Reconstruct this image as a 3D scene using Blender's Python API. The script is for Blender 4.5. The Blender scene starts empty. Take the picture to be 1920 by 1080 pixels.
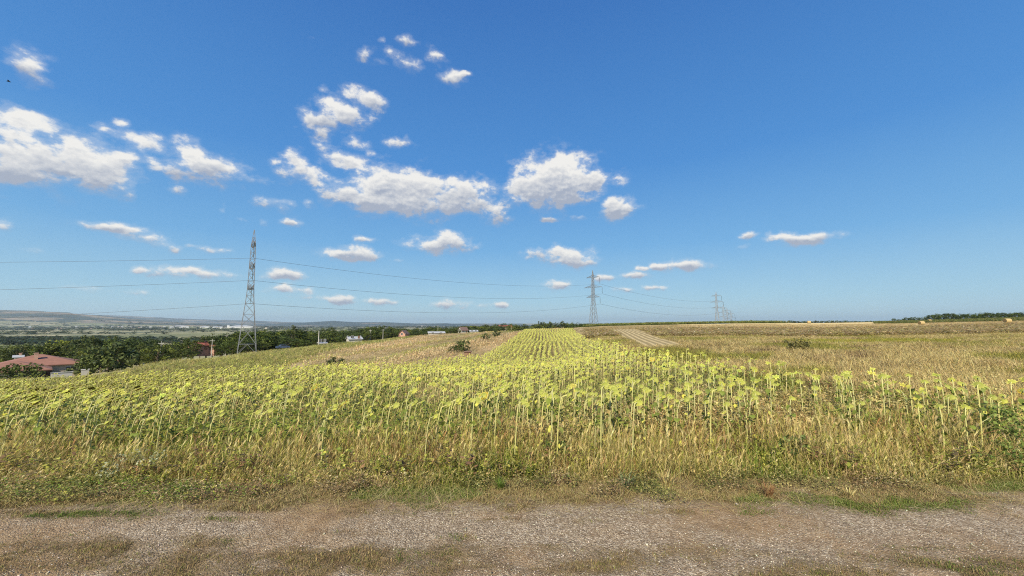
import bpy, math, random
import numpy as np
from mathutils import Vector

random.seed(7)
rng = np.random.default_rng(7)
scene = bpy.context.scene
COL = scene.collection
R = math.radians

# ------------------------------------------------------------------ camera, sky, sun
FP = 720.0                                   # focal length in photograph pixels (1920 wide)
PITCH = math.atan(68 / FP)
SP, CP = math.sin(PITCH), math.cos(PITCH)
EYE = 2.0
cam_d = bpy.data.cameras.new('camera')
cam = bpy.data.objects.new('camera', cam_d)
COL.objects.link(cam)
cam.location = (0, 0, EYE)
cam.rotation_euler = (R(90) + PITCH, 0, 0)
cam_d.sensor_width = 36
cam_d.lens = FP / 1920 * 36
cam_d.clip_start = 0.05
cam_d.clip_end = 60000
scene.camera = cam

SUN_EL, SUN_AZ = R(40), R(200)              # azimuth clockwise from +Y: behind the camera, a little to its left
SUN_DIR = Vector((math.sin(SUN_AZ) * math.cos(SUN_EL), math.cos(SUN_AZ) * math.cos(SUN_EL), math.sin(SUN_EL)))
sun_d = bpy.data.lights.new('sun', 'SUN')
sun_d.energy = 4.6
sun_d.angle = R(0.5)
sun_d.color = (1.0, 0.90, 0.72)
sun = bpy.data.objects.new('sun', sun_d)
COL.objects.link(sun)
sun.rotation_euler = SUN_DIR.to_track_quat('Z', 'Y').to_euler()
sun.location = (0, -20, 30)

scene.view_settings.view_transform = 'Standard'
scene.view_settings.look = 'None'
scene.view_settings.exposure = 0.5
scene.view_settings.gamma = 1
scene.view_settings.use_curve_mapping = False
scene.render.engine = 'CYCLES'
scene.cycles.max_bounces = 5
scene.cycles.diffuse_bounces = 2
scene.cycles.glossy_bounces = 2
scene.cycles.transmission_bounces = 2
scene.cycles.transparent_max_bounces = 4
scene.cycles.volume_bounces = 0
scene.cycles.caustics_reflective = False
scene.cycles.caustics_refractive = False
scene.cycles.filter_width = 1.1
scene.cycles.use_denoising = False
scene.cycles.use_adaptive_sampling = False


def slope(y):
    """rise over forward distance of the ray through photograph row y"""
    v = 540 - y
    return (FP * SP + v * CP) / (FP * CP - v * SP)


def tx(x, y=620):
    """sideways over forward distance of the ray through photograph column x"""
    return (x - 960) / (FP * CP - (540 - y) * SP)


def azel(x, y):
    v = 540 - y
    d = Vector((x - 960, FP * CP - v * SP, FP * SP + v * CP)).normalized()
    return math.atan2(d.x, d.y), math.asin(d.z)


# clouds: (x, y, half width, half height, strength) in the photograph, turned into azimuth and elevation
CLOUDS = [
    (58, 126, 42, 22, 1), (30, 120, 26, 10, .6),
    (30, 226, 72, 18, 1), (30, 252, 60, 14, .7), (160, 275, 80, 26, .6), (70, 306, 120, 34, .95), (205, 320, 55, 42, .85), (20, 328, 60, 18, .9), (140, 305, 90, 35, .8),
    (262, 266, 46, 16, .8), (232, 232, 14, 9, .6), (200, 244, 30, 8, .5), (185, 352, 80, 20, .7), (230, 300, 22, 20, .55),
    (365, 300, 38, 26, 1), (405, 318, 58, 22, 1), (340, 322, 50, 16, .7), (290, 308, 24, 12, .55), (480, 340, 34, 10, .7), (335, 357, 18, 8, .4),
    (640, 212, 46, 22, .9), (690, 186, 38, 14, .9), (610, 226, 30, 20, .75), (575, 222, 20, 24, .7), (655, 178, 16, 10, .6), (601, 255, 26, 12, .45),
    (556, 296, 30, 13, .72), (575, 328, 46, 15, .85), (532, 322, 22, 10, .7), (642, 298, 44, 14, .9), (606, 276, 22, 8, .55), (672, 270, 24, 10, .6), (515, 300, 14, 7, .5), (690, 285, 12, 8, .4),
    (745, 268, 28, 9, .75), (761, 262, 10, 8, .6), (604, 168, 14, 7, .65), (596, 72, 12, 6, .4),
    (762, 75, 22, 8, .9), (714, 72, 7, 7, .45), (735, 100, 30, 10, .42), (770, 125, 32, 12, .5), (815, 105, 18, 14, .5), (715, 118, 18, 8, .4), (843, 146, 26, 11, 1), (872, 138, 16, 5, .5), (684, 100, 14, 14, .35),
    (515, 380, 40, 9, .75), (540, 385, 24, 12, .65), (546, 417, 20, 6, .85), (575, 380, 18, 10, .5), (415, 400, 8, 20, .2), (460, 412, 16, 5, .35), (498, 418, 12, 6, .3),
    (652, 368, 50, 16, .95), (722, 352, 54, 30, 1.2), (780, 362, 90, 32, 1.1), (860, 375, 80, 22, 1.1), (700, 385, 60, 14, .9), (765, 392, 70, 14, .8), (870, 345, 50, 16, .85), (800, 342, 60, 16, .85), (645, 352, 34, 12, .45), (730, 330, 34, 16, .9),
    (1040, 340, 64, 36, 1.4), (1000, 352, 50, 24, 1.1), (1055, 318, 46, 24, 1.2), (1095, 345, 48, 22, 1.1), (1010, 378, 38, 12, .8), (1075, 372, 50, 14, .7), (973, 382, 12, 8, .5),
    (1160, 386, 30, 14, 1), (1148, 400, 24, 12, 1), (1135, 386, 16, 8, .5), (935, 408, 24, 12, .8), (1084, 408, 14, 6, .55), (1030, 411, 16, 4, .5),
    (820, 458, 50, 14, 1), (850, 450, 28, 12, .9), (795, 466, 26, 7, .7), (740, 490, 20, 4, .35), (935, 398, 16, 8, .5),
    (660, 478, 42, 10, 1), (672, 472, 26, 10, .9), (685, 446, 20, 6, .7), (620, 480, 14, 6, .5),
    (1050, 474, 46, 10, 1), (1065, 486, 38, 10, .95), (1085, 495, 28, 7, .8), (1020, 470, 20, 6, .5),
    (215, 430, 56, 8, .9), (225, 424, 26, 10, .7), (270, 450, 46, 9, .85), (325, 466, 14, 7, .6), (395, 466, 28, 6, .7), (355, 460, 14, 5, .4), (10, 423, 18, 9, .7),
    (260, 507, 16, 5, .6), (350, 508, 40, 7, .7), (400, 514, 56, 8, .5), (330, 517, 50, 6, .3),
    (520, 515, 34, 9, .9), (545, 516, 40, 8, .85), (535, 542, 26, 7, .7), (560, 545, 30, 6, .45), (550, 557, 28, 4, .4),
    (632, 562, 28, 6, .75), (706, 566, 30, 5, .7), (838, 570, 40, 6, .75), (1052, 535, 26, 7, .95), (908, 574, 14, 5, .5), (938, 574, 14, 5, .55), (500, 548, 12, 4, .3),
    (1455, 446, 30, 8, .85), (1500, 450, 46, 8, .95), (1540, 443, 36, 6, .85), (1405, 443, 20, 5, .75), (1388, 462, 14, 4, .35),
    (1280, 499, 50, 7, .95), (1310, 494, 20, 7, .7), (1240, 501, 22, 5, .7), (1190, 516, 28, 5, .7), (1205, 504, 16, 4, .6), (1220, 541, 20, 4, .6), (1172, 543, 20, 4, .55), (1135, 521, 18, 5, .5),
    (130, 540, 60, 6, .15), (60, 470, 50, 6, .15), (230, 545, 40, 5, .2),
]
blobs = []
for (x, y, rx, ry, s) in CLOUDS:
    if y > 490: s = min(1.0, s + .22); ry *= 1.15
    elif s < .6: s += .12
    a, e = azel(x, y)
    a1, _ = azel(x + rx, y)
    a0, _ = azel(x - rx, y)
    _, e1 = azel(x, y - ry)
    _, e0 = azel(x, y + ry)
    blobs.append((a, e, abs(a1 - a0) / 2, abs(e1 - e0) / 2, s))
_r = random.Random(3)                         # the sky goes on behind the camera with the same sort of clouds
for k in range(26):
    a = R(_r.uniform(62, 298)); a = a - 2 * math.pi if a > math.pi else a
    e = R(_r.uniform(4, 30)); w = R(_r.uniform(2.5, 6.5))
    for j in range(2):
        blobs.append((a + _r.uniform(-1, 1) * w, e + _r.uniform(-.2, .2) * w, w, w * _r.uniform(.25, .45), _r.uniform(.8, 1.1)))

world = bpy.data.worlds.new('World')
scene.world = world
world.use_nodes = True
world.cycles.sampling_method = 'MANUAL'
world.cycles.sample_map_resolution = 256
nt = world.node_tree
nt.nodes.clear()
N, L = nt.nodes, nt.links


def wmath(op, a, b=None, c=None, clamp=False):
    n = N.new('ShaderNodeMath'); n.operation = op; n.use_clamp = clamp
    for i, v in enumerate((a, b, c)):
        if v is None: continue
        if isinstance(v, (int, float)): n.inputs[i].default_value = v
        else: L.new(v, n.inputs[i])
    return n.outputs[0]


def wvec(op, a, b=None, c=None, out=0, scale=None):
    n = N.new('ShaderNodeVectorMath'); n.operation = op
    for i, v in enumerate((a, b, c)):
        if v is None: continue
        if isinstance(v, tuple): n.inputs[i].default_value = v
        else: L.new(v, n.inputs[i])
    if scale is not None:
        if isinstance(scale, (int, float)): n.inputs['Scale'].default_value = scale
        else: L.new(scale, n.inputs['Scale'])
    return n.outputs[out]


def wnoise(vec, scale, detail, rough):
    n = N.new('ShaderNodeTexNoise'); n.inputs['Scale'].default_value = scale
    n.inputs['Detail'].default_value = detail; n.inputs['Roughness'].default_value = rough
    L.new(vec, n.inputs['Vector'])
    return n


def wmaprange(v, a, b, c, d, smooth=False):
    n = N.new('ShaderNodeMapRange'); n.clamp = True
    if smooth: n.interpolation_type = 'SMOOTHSTEP'
    L.new(v, n.inputs[0])
    for i, q in enumerate((a, b, c, d)): n.inputs[i + 1].default_value = q
    return n.outputs[0]


tc = N.new('ShaderNodeTexCoord')
direc = tc.outputs['Generated']
warp = wnoise(direc, 16, 3, .55)
wv = wvec('SUBTRACT', warp.outputs['Color'], (.5, .5, .5))
wdir = wvec('MULTIPLY_ADD', wv, (.024, .024, .018), direc)
sep = N.new('ShaderNodeSeparateXYZ'); L.new(wdir, sep.inputs[0])
az = wmath('ARCTAN2', sep.outputs[0], sep.outputs[1])
hyp = wmath('SQRT', wmath('ADD', wmath('MULTIPLY', sep.outputs[0], sep.outputs[0]), wmath('MULTIPLY', sep.outputs[1], sep.outputs[1])))
el = wmath('ARCTAN2', sep.outputs[2], hyp)
comb = N.new('ShaderNodeCombineXYZ'); L.new(az, comb.inputs[0]); L.new(el, comb.inputs[1])
ae = comb.outputs[0]
Wacc, Wsum, Sacc = None, None, None
for (a, e, ra, re, s) in blobs:
    ra *= 1.12; re *= 1.32
    l = wvec('MULTIPLY_ADD', ae, (1 / ra, 1 / re, 0), (-a / ra, -e / re, 0))
    q = wvec('DOT_PRODUCT', l, l, out=1)
    w = wmath('MULTIPLY', wmath('POWER', 0.38, q), s)      # a soft round falloff
    Wacc = w if Wacc is None else wmath('MAXIMUM', Wacc, w)
    Wsum = w if Wsum is None else wmath('ADD', Wsum, w)
    sv = wvec('SCALE', l, scale=w)
    Sacc = sv if Sacc is None else wvec('ADD', Sacc, sv)
sep2 = N.new('ShaderNodeSeparateXYZ'); L.new(Sacc, sep2.inputs[0])
rel = wmath('DIVIDE', sep2.outputs[1], wmath('ADD', Wsum, .02))          # relative height within its cloud
ndir = wvec('MULTIPLY', direc, (1, 1, 1.5))
n1 = wnoise(ndir, 20, 8, .60).outputs['Fac']
n2 = wnoise(wvec('ADD', ndir, (-.003, .0, .010)), 20, 5, .60).outputs['Fac']
Wc = wmath('MINIMUM', wmath('ADD', wmath('MULTIPLY', Wacc, .86), wmath('MULTIPLY', Wsum, .12)), 1.5)
dens = wmath('ADD', Wc, wmath('MULTIPLY', wmath('SUBTRACT', n1, .5), 2.5))
alpha = wmaprange(dens, .38, .86, 0, 1, True)
gate = wmaprange(Wacc, .06, .22, 0, 1, True)
alpha = wmath('MULTIPLY', wmath('MULTIPLY', alpha, gate), .95)
veil = wmaprange(wmath('ADD', Wc, wmath('MULTIPLY', wmath('SUBTRACT', n1, .5), 2.0)), .16, .80, 0, .38, True)
alpha = wmath('MAXIMUM', alpha, wmath('MULTIPLY', veil, wmaprange(Wacc, .05, .2, 0, 1)))
relief = wmath('MULTIPLY', wmath('SUBTRACT', n1, n2), 3.2)
lit = wmath('ADD', wmath('ADD', wmath('MULTIPLY', rel, 1.5), .80), relief)
lit = wmath('SUBTRACT', lit, wmath('MULTIPLY', wmaprange(dens, .55, 1.25, 0, 1), .42))
lit = wmaprange(lit, -.05, 1.05, 0, 1)
STR = .12
cm = N.new('ShaderNodeMix'); cm.data_type = 'RGBA'
L.new(lit, cm.inputs[0])
cm.inputs[6].default_value = (.29 / STR, .32 / STR, .385 / STR, 1)
cm.inputs[7].default_value = (.66 / STR, .645 / STR, .61 / STR, 1)
sky = N.new('ShaderNodeTexSky'); sky.sky_type = 'NISHITA'; sky.sun_disc = False
sky.sun_elevation = SUN_EL; sky.sun_rotation = SUN_AZ
sky.altitude = 400; sky.air_density = 1.0; sky.dust_density = .35; sky.ozone_density = 2.2
hs = N.new('ShaderNodeHueSaturation')
hs.inputs['Saturation'].default_value = 1.15; hs.inputs['Value'].default_value = 1.0
L.new(sky.outputs[0], hs.inputs['Color'])
_tr = N.new('ShaderNodeValToRGB'); L.new(wmaprange(el, 0.0, 1.2, 0, 1), _tr.inputs[0])       # clear deep blue overhead, paler to the horizon
_stops = [(0, (.46, .64, .72)), (.05, (.34, .57, .72)), (.16, (.16, .40, .70)), (.32, (.072, .262, .62)), (.6, (.042, .17, .49)), (1, (.02, .11, .40))]
while len(_tr.color_ramp.elements) < len(_stops): _tr.color_ramp.elements.new(.5)
for q_, (p_, c_) in zip(_tr.color_ramp.elements, _stops): q_.position = p_; q_.color = (*c_, 1)
grad = wvec('SCALE', _tr.outputs[0], scale=.75 / STR)
gm_ = N.new('ShaderNodeMix'); gm_.data_type = 'RGBA'; gm_.inputs[0].default_value = .93
L.new(hs.outputs[0], gm_.inputs[6]); L.new(grad, gm_.inputs[7])
mx = N.new('ShaderNodeMix'); mx.data_type = 'RGBA'
L.new(alpha, mx.inputs[0]); L.new(gm_.outputs[2], mx.inputs[6]); L.new(cm.outputs[2], mx.inputs[7])
bg = N.new('ShaderNodeBackground'); bg.inputs[1].default_value = STR
L.new(mx.outputs[2], bg.inputs[0])
wo = N.new('ShaderNodeOutputWorld'); L.new(bg.outputs[0], wo.inputs[0])


# ------------------------------------------------------------------ helpers
def tag(o, label=None, cat=None, group=None, kind=None):
    if label: o['label'] = label
    if cat: o['category'] = cat
    if group: o['group'] = group
    if kind: o['kind'] = kind
    return o


def empty(name, loc, rz=0):
    o = bpy.data.objects.new(name, None)
    COL.objects.link(o)
    o.location = loc; o.rotation_euler = (0, 0, rz)
    o.empty_display_size = .2
    return o


def mesh_np(name, V, F, mat, C=None, parent=None, smooth=False, attrs=None):
    """one mesh object out of arrays; F is (n,3) or (n,4)"""
    V = np.asarray(V, np.float32); F = np.asarray(F, np.int32)
    me = bpy.data.meshes.new(name)
    k = F.shape[1]
    me.vertices.add(len(V)); me.vertices.foreach_set('co', V.ravel())
    me.loops.add(F.size); me.loops.foreach_set('vertex_index', F.ravel())
    me.polygons.add(len(F)); me.polygons.foreach_set('loop_start', np.arange(0, F.size, k, dtype=np.int32))
    me.polygons.foreach_set('loop_total', np.full(len(F), k, np.int32))
    if smooth: me.polygons.foreach_set('use_smooth', np.ones(len(F), bool))
    if C is not None:
        ca = me.color_attributes.new('Col', 'FLOAT_COLOR', 'POINT')
        c4 = np.ones((len(V), 4), np.float32); c4[:, :3] = C
        ca.data.foreach_set('color', c4.ravel())
    for an, av in (attrs or {}).items():
        at = me.attributes.new(an, 'FLOAT', 'POINT'); at.data.foreach_set('value', np.asarray(av, np.float32))
    me.update(calc_edges=True)
    if mat: me.materials.append(mat)
    o = bpy.data.objects.new(name, me)
    COL.objects.link(o)
    if parent: o.parent = parent
    return o


class MB:
    """collects polygons of any size into one mesh"""
    def __init__(s): s.v = []; s.f = []

    def poly(s, pts):
        b = len(s.v); s.v += [tuple(p) for p in pts]; s.f.append(list(range(b, b + len(pts)))); return s

    def box(s, x0, x1, y0, y1, z0, z1):
        b = len(s.v)
        s.v += [(x0, y0, z0), (x1, y0, z0), (x1, y1, z0), (x0, y1, z0), (x0, y0, z1), (x1, y0, z1), (x1, y1, z1), (x0, y1, z1)]
        s.f += [[b + i for i in q] for q in ((0, 3, 2, 1), (4, 5, 6, 7), (0, 1, 5, 4), (1, 2, 6, 5), (2, 3, 7, 6), (3, 0, 4, 7))]
        return s

    def bar(s, p, q, r, r2=None, n=4):
        p, q = Vector(p), Vector(q); r2 = r if r2 is None else r2
        d = (q - p)
        if d.length < 1e-6: return s
        d.normalize()
        u = d.cross(Vector((0, 0, 1)) if abs(d.z) < .95 else Vector((1, 0, 0))).normalized(); w = d.cross(u)
        b = len(s.v)
        for c, rr in ((p, r), (q, r2)):
            for i in range(n):
                a = 2 * math.pi * (i + .5) / n
                s.v.append(tuple(c + u * math.cos(a) * rr + w * math.sin(a) * rr))
        for i in range(n):
            j = (i + 1) % n
            s.f.append([b + i, b + j, b + n + j, b + n + i])
        s.f.append([b + i for i in range(n)][::-1]); s.f.append([b + n + i for i in range(n)])
        return s

    def tube(s, pts, radii, n=6, cap=True):
        b = len(s.v); m = len(pts); pts = [Vector(p) for p in pts]
        ref = Vector((1, 0, 0))
        for k in range(m):
            d = (pts[min(k + 1, m - 1)] - pts[max(k - 1, 0)]).normalized()
            u = d.cross(ref)
            if u.length < .1: u = d.cross(Vector((0, 1, 0)))
            u.normalize(); w = d.cross(u)
            for i in range(n):
                a = 2 * math.pi * i / n
                s.v.append(tuple(pts[k] + (u * math.cos(a) + w * math.sin(a)) * radii[k]))
        for k in range(m - 1):
            for i in range(n):
                j = (i + 1) % n
                s.f.append([b + k * n + i, b + k * n + j, b + k * n + n + j, b + k * n + n + i])
        if cap:
            s.f.append([b + i for i in range(n)][::-1]); s.f.append([b + (m - 1) * n + i for i in range(n)])
        return s

    def build(s, name, mat, parent=None, smooth=False):
        me = bpy.data.meshes.new(name); me.from_pydata(s.v, [], s.f)
        if smooth: me.polygons.foreach_set('use_smooth', [True] * len(me.polygons))
        me.materials.append(mat); me.update()
        o = bpy.data.objects.new(name, me); COL.objects.link(o)
        if parent: o.parent = parent
        return o


def copy_tree(o, parent=None):
    c = o.copy(); COL.objects.link(c); c.parent = parent
    for ch in o.children: copy_tree(ch, c)
    return c


# value noise in numpy
_perm = rng.random((256, 256)).astype(np.float32)


def vnoise(x, y):
    xi = np.floor(x).astype(np.int64); yi = np.floor(y).astype(np.int64)
    fx = x - xi; fy = y - yi
    fx = fx * fx * (3 - 2 * fx); fy = fy * fy * (3 - 2 * fy)
    a = _perm[xi & 255, yi & 255]; b = _perm[(xi + 1) & 255, yi & 255]
    c = _perm[xi & 255, (yi + 1) & 255]; d = _perm[(xi + 1) & 255, (yi + 1) & 255]
    return (a * (1 - fx) + b * fx) * (1 - fy) + (c * (1 - fx) + d * fx) * fy


def fbm(x, y, o=4):
    x = np.asarray(x, float); y = np.asarray(y, float)
    s = 0; a = .5; t = 0
    for i in range(o):
        s = s + a * vnoise(x + 17.3 * i, y + 9.1 * i); t += a; a *= .5; x = x * 2.03; y = y * 2.03
    return s / t


def sstep(a, b, x):
    t = np.clip((x - a) / (b - a), 0, 1); return t * t * (3 - 2 * t)


def inpoly(X, Y, poly):
    X = np.asarray(X); Y = np.asarray(Y); ins = np.zeros(X.shape, bool)
    n = len(poly)
    for i in range(n):
        x0, y0 = poly[i]; x1, y1 = poly[(i + 1) % n]
        if y0 == y1: continue
        c = ((y0 > Y) != (y1 > Y)) & (X < (x1 - x0) * (Y - y0) / (y1 - y0) + x0)
        ins ^= c
    return ins


# ------------------------------------------------------------------ the lie of the land
def S(Y, y): return (Y, EYE + slope(y) * Y)
NEAR = [(1, 0), (4.4, 0), (5.2, -.07)]
PLAIN = lambda z: [(1000, z - 2), (1500, -24), (2500, -28), (20000, -30)]
COLS = [
    (-120, NEAR + [(6.5, -.28), (12, -.95), (25, -2.6), (40, -3.9), (60, -7), (90, -10), (150, -14), (250, -22), S(460, 652), S(900, 628)] + PLAIN(-22)),
    (0, NEAR + [(6.5, -.27), (12, -.9), (25, -2.55), (40, -3.8), (60, -7), (90, -9.9), (150, -14), (250, -22), S(460, 652), S(900, 628)] + PLAIN(-22)),
    (150, NEAR + [(6.5, -.26), (12, -.85), (26, -2.35), (40, -3.5), (60, -6.5), (90, -9.9), (150, -14), (250, -21), S(460, 650), S(900, 628)] + PLAIN(-22)),
    (300, NEAR + [(6.5, -.25), (12, -.8), (28, -2.25), (45, -3.1), (60, -4.1), (70, -4.9), (90, -7.5), (150, -12), (250, -19), S(460, 648), S(900, 628)] + PLAIN(-22)),
    (480, NEAR + [(6.5, -.22), (12, -.72), (30, -2.1), (50, -3.2), S(80, 669), S(106, 661), (125, -7.5), (200, -13), (500, -23)] + PLAIN(-22)),
    (620, NEAR + [(6.5, -.2), (12, -.68), (30, -2.0), (45, -2.6), S(60, 669), S(80, 660), S(120, 648), S(150, 643), (190, -8.5), (500, -22)] + PLAIN(-22)),
    (750, NEAR + [(6.5, -.2), (12, -.66), (20, -1.3), (30, -1.95), (45, -2.2), S(70, 656), S(110, 645), S(150, 638), S(200, 632), (250, -7), (500, -20)] + PLAIN(-22)),
    (870, NEAR + [(6.5, -.2), (12, -.62), (20, -1.25), (30, -1.95), (45, -2.0), S(70, 651), S(110, 637), S(170, 627), S(230, 623), (300, -5), (500, -16)] + PLAIN(-22)),
    (960, NEAR + [(6.5, -.2), (12, -.58), (20, -1.2), (30, -1.95), (40, -2.35), (50, -2.1), (63, -1.75), (92, -1.1), (120, -.4), (150, -.6), (250, -3), (500, -14)] + PLAIN(-20)),
    (1060, NEAR + [(6.5, -.18), (12, -.5), (20, -1.05), (30, -1.65), (45, -1.85), (63, -1.55), (92, -1.0), (120, -.3), (150, -.2), (260, -.5), (500, -12)] + PLAIN(-20)),
    (1130, NEAR + [(6.5, -.15), (12, -.38), (20, -.62), (30, -.85), S(45, 643), S(80, 625), S(120, 618), S(170, 614), S(250, 611), (300, 0), (500, -6)] + PLAIN(-20)),
    (1250, NEAR + [(6.5, -.12), (12, -.28), (20, -.4), (28, -.4), S(38, 649), S(60, 634), S(100, 619), S(160, 612.5), S(250, 608.5), (310, 1), (500, -2)] + PLAIN(-18)),
    (1400, NEAR + [(9, -.12), (14, -.12), (20, -.1), S(40, 646), S(80, 625), S(150, 612), S(290, 605.5), (400, 2), (600, -2)] + PLAIN(-15)),
    (1550, NEAR + [(9, -.08), (15, -.03), S(30, 659), S(60, 634), S(100, 620), S(200, 609), S(300, 605.5), (400, 2.5), (600, 0)] + PLAIN(-15)),
    (1700, NEAR + [(9, -.05), (15, 0), S(30, 656), S(60, 632), S(100, 618), S(150, 610.5), S(200, 606), S(300, 602.5), (340, 4.2), (600, 0)] + PLAIN(-15)),
    (1920, NEAR + [(9, 0), (15, .05), S(30, 651), S(60, 628), S(100, 612), S(130, 604.5), S(200, 598.5), S(260, 596), (350, 6), (600, 3)] + PLAIN(-12)),
    (2040, NEAR + [(9, 0), (15, .1), S(30, 650), S(60, 627), S(100, 611), S(130, 603), S(200, 597), S(260, 594), (350, 7), (600, 4)] + PLAIN(-12)),
]
LY = np.linspace(0, math.log(20000), 420)
TG = np.linspace(tx(-120), tx(2040), 240)
_tc = np.array([tx(c[0]) for c in COLS])
_tab = np.array([np.interp(LY, np.log([p[0] for p in c[1]]), [p[1] for p in c[1]]) for c in COLS])
TAB = np.array([np.interp(TG, _tc, _tab[:, j]) for j in range(len(LY))])        # [logY, t]


def _smooth(A, n, axis):
    k = np.array([1, 2, 3, 2, 1.]); k /= k.sum()
    for _ in range(n):
        P = np.concatenate([np.repeat(np.take(A, [0], axis), 2, axis), A, np.repeat(np.take(A, [-1], axis), 2, axis)], axis)
        m = A.shape[axis]
        A = sum(k[i] * np.take(P, range(i, i + m), axis) for i in range(5))
    return A


TAB = _smooth(_smooth(TAB, 4, 1), 1, 0)
RIDGES = [  # forward distance, thickness front, thickness back, [(x, skyline y)]
    (5600, 1250, 3000, [(-900, 590), (-300, 578), (0, 581.5), (60, 583.5), (140, 588.5), (180, 591), (250, 598), (320, 603), (420, 608.5), (520, 612), (700, 613)]),
    (11500, 1200, 3000, [(-600, 596), (100, 592), (190, 590.5), (250, 593), (320, 596.5), (400, 599.5), (470, 601), (540, 604), (650, 606.5), (2500, 607)]),
    (7800, 900, 1500, [(-900, 613), (380, 613), (480, 610), (520, 606.5), (570, 604.5), (625, 601.5), (665, 604), (720, 604), (790, 607), (835, 606), (880, 609), (930, 608.5), (990, 609.5), (1200, 610), (2500, 610)]),
]


def H(X, Y):
    X = np.asarray(X, float); Y = np.asarray(Y, float)
    Ye = np.maximum(np.maximum(Y, np.abs(X) / 1.45), 1.0)
    t = np.clip(X / Ye, TG[0], TG[-1])
    ti = (t - TG[0]) / (TG[1] - TG[0]); i0 = np.clip(np.floor(ti).astype(int), 0, len(TG) - 2); ft = ti - i0
    li = np.log(Ye) / (LY[1] - LY[0]); j0 = np.clip(np.floor(li).astype(int), 0, len(LY) - 2); fl = np.clip(li - j0, 0, 1)
    z = (TAB[j0, i0] * (1 - ft) + TAB[j0, i0 + 1] * ft) * (1 - fl) + (TAB[j0 + 1, i0] * (1 - ft) + TAB[j0 + 1, i0 + 1] * ft) * fl
    z = z + (fbm(X * .35, Y * .35, 3) - .5) * .10 * sstep(4.5, 9, Ye)
    z = z + (fbm(X * 1.3 + 5, Y * 1.3, 3) - .5) * .035
    for D, wf, wb, prof in RIDGES:
        xs = [tx(p[0]) for p in prof]; ys = [EYE + slope(p[1]) * D for p in prof]
        hh = np.interp(t, xs, ys)
        q = np.where(Ye < D, (Ye - D) / wf, (Ye - D) / wb)
        rough = 1 + (fbm(X / 900, Y / 900, 4) - .5) * .25 * (np.abs(q) > .1)
        z = np.maximum(z, -30 + (hh + 30) * np.exp(-q * q) * rough)
    z = z + .045 * np.exp(-((Y - 3.1) / .42) ** 2) * (np.abs(X) < 30) + .02 * (fbm(X * 6, Y * 6, 2) - .5) * (Y < 6) * (Y > 1)
    return z


def Hs(x, y): return float(H(np.array([x]), np.array([y]))[0])


# field boundaries, seen from above (metres)
SUNFLOWERS = [(-60, 5.6), (-34, 25), (-27, 27), (-20, 30), (-8.7, 31.5), (-3.2, 42), (4, 122), (19, 122), (9.6, 48), (9.2, 30), (8.8, 20), (9.2, 12), (9.9, 9), (10.5, 7), (11, 5.8)]
CROP = [(-60, 24), (-34, 26), (-27, 28), (-21, 31.5), (-37, 75), (-44, 155), (-52, 222), (-66, 222), (-57, 155), (-75, 134), (-74, 110), (-68, 84), (-60, 68), (-52, 48), (-50, 42), (-80, 42)]
STUBBLE_STRIP = [(13.2, 38), (17.6, 39), (37.5, 118), (29, 118)]
MAIZE = [(48, 236), (88, 236), (190, 262), (190, 290), (110, 290), (48, 262)]

# blades of grass growing on the track: ellipses seen in the photograph (x, y, half width, half height, strength)
PATCH = [(200, 1068, 200, 7, .45), (480, 1010, 90, 5, .3), (620, 1000, 120, 5, .28), (980, 1030, 160, 8, .42), (1180, 1060, 160, 9, .5), (1450, 1040, 120, 8, .42), (1480, 1072, 160, 7, .55), (1760, 1030, 90, 5, .35), (1700, 1068, 160, 6, .45), (800, 1072, 160, 8, .6), (420, 1072, 90, 8, .5),
         (1010, 975, 140, 5, .25), (320, 975, 160, 4, .3), (1300, 960, 130, 6, .35), (1480, 990, 100, 4, .22), (1880, 960, 60, 6, .2), (165, 1030, 130, 18, 1), (395, 1022, 70, 14, .8), (130, 963, 130, 8, .9), (420, 950, 120, 7, .6), (770, 1045, 130, 20, .75), (60, 1075, 120, 10, .6),
         (950, 925, 90, 12, .35), (1100, 935, 50, 8, .8), (1350, 925, 100, 16, 1), (1690, 930, 170, 22, 1.25), (1560, 900, 90, 10, .7), (1880, 905, 80, 16, .7), (560, 1065, 90, 12, .5),
         (1250, 1040, 140, 14, .45), (1100, 1075, 150, 10, .5), (1600, 1050, 120, 10, .35), (860, 1010, 60, 8, .35), (700, 960, 60, 8, .35), (1130, 905, 80, 8, .7), (860, 905, 60, 8, .6),
         (300, 1072, 160, 8, .4)]


def grassy(X, Y):
    m = np.zeros(np.shape(X))
    for (x, y, rx, ry, s) in PATCH:
        Yc = -EYE / slope(y); Xc = tx(x, y) * Yc
        ax = rx / FP * Yc; ay = abs(-EYE / slope(y - ry) + EYE / slope(y + ry)) / 2
        q = ((X - Xc) / ax) ** 2 + ((Y - Yc) / ay) ** 2
        m = np.maximum(m, s * np.exp(-q * .8))
    t = X / np.maximum(Y, .5)
    bandY = np.where(t < .2, 3.68, 3.68 - .22 * np.clip((t - .2) / .5, 0, 1)) + (fbm(X * 1.1 + 7, Y * .4, 3) - .5) * .35
    m = np.maximum(m, .68 * sstep(.14, -.16, Y - bandY) * sstep(.42, .56, fbm(X * 1.5 + 90, Y * 2.6, 4)))
    left = 4.05 + .25 * fbm(X * .8, X * 0 + 3, 2)
    verge = sstep(0, .7, Y - left - .35 * sstep(-1, 4, X))
    m = np.maximum(m, verge * .8)
    n = fbm(X * 2.3 + 3, Y * 2.3, 4)
    return np.clip(m * 1.25 + (n - .5) * 1.5 * (m > .03), 0, 1) * sstep(.02, .15, m)


# ------------------------------------------------------------------ materials
def mat_new(name):
    m = bpy.data.materials.new(name); m.use_nodes = True
    return m, m.node_tree, m.node_tree.nodes['Principled BSDF']


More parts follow.
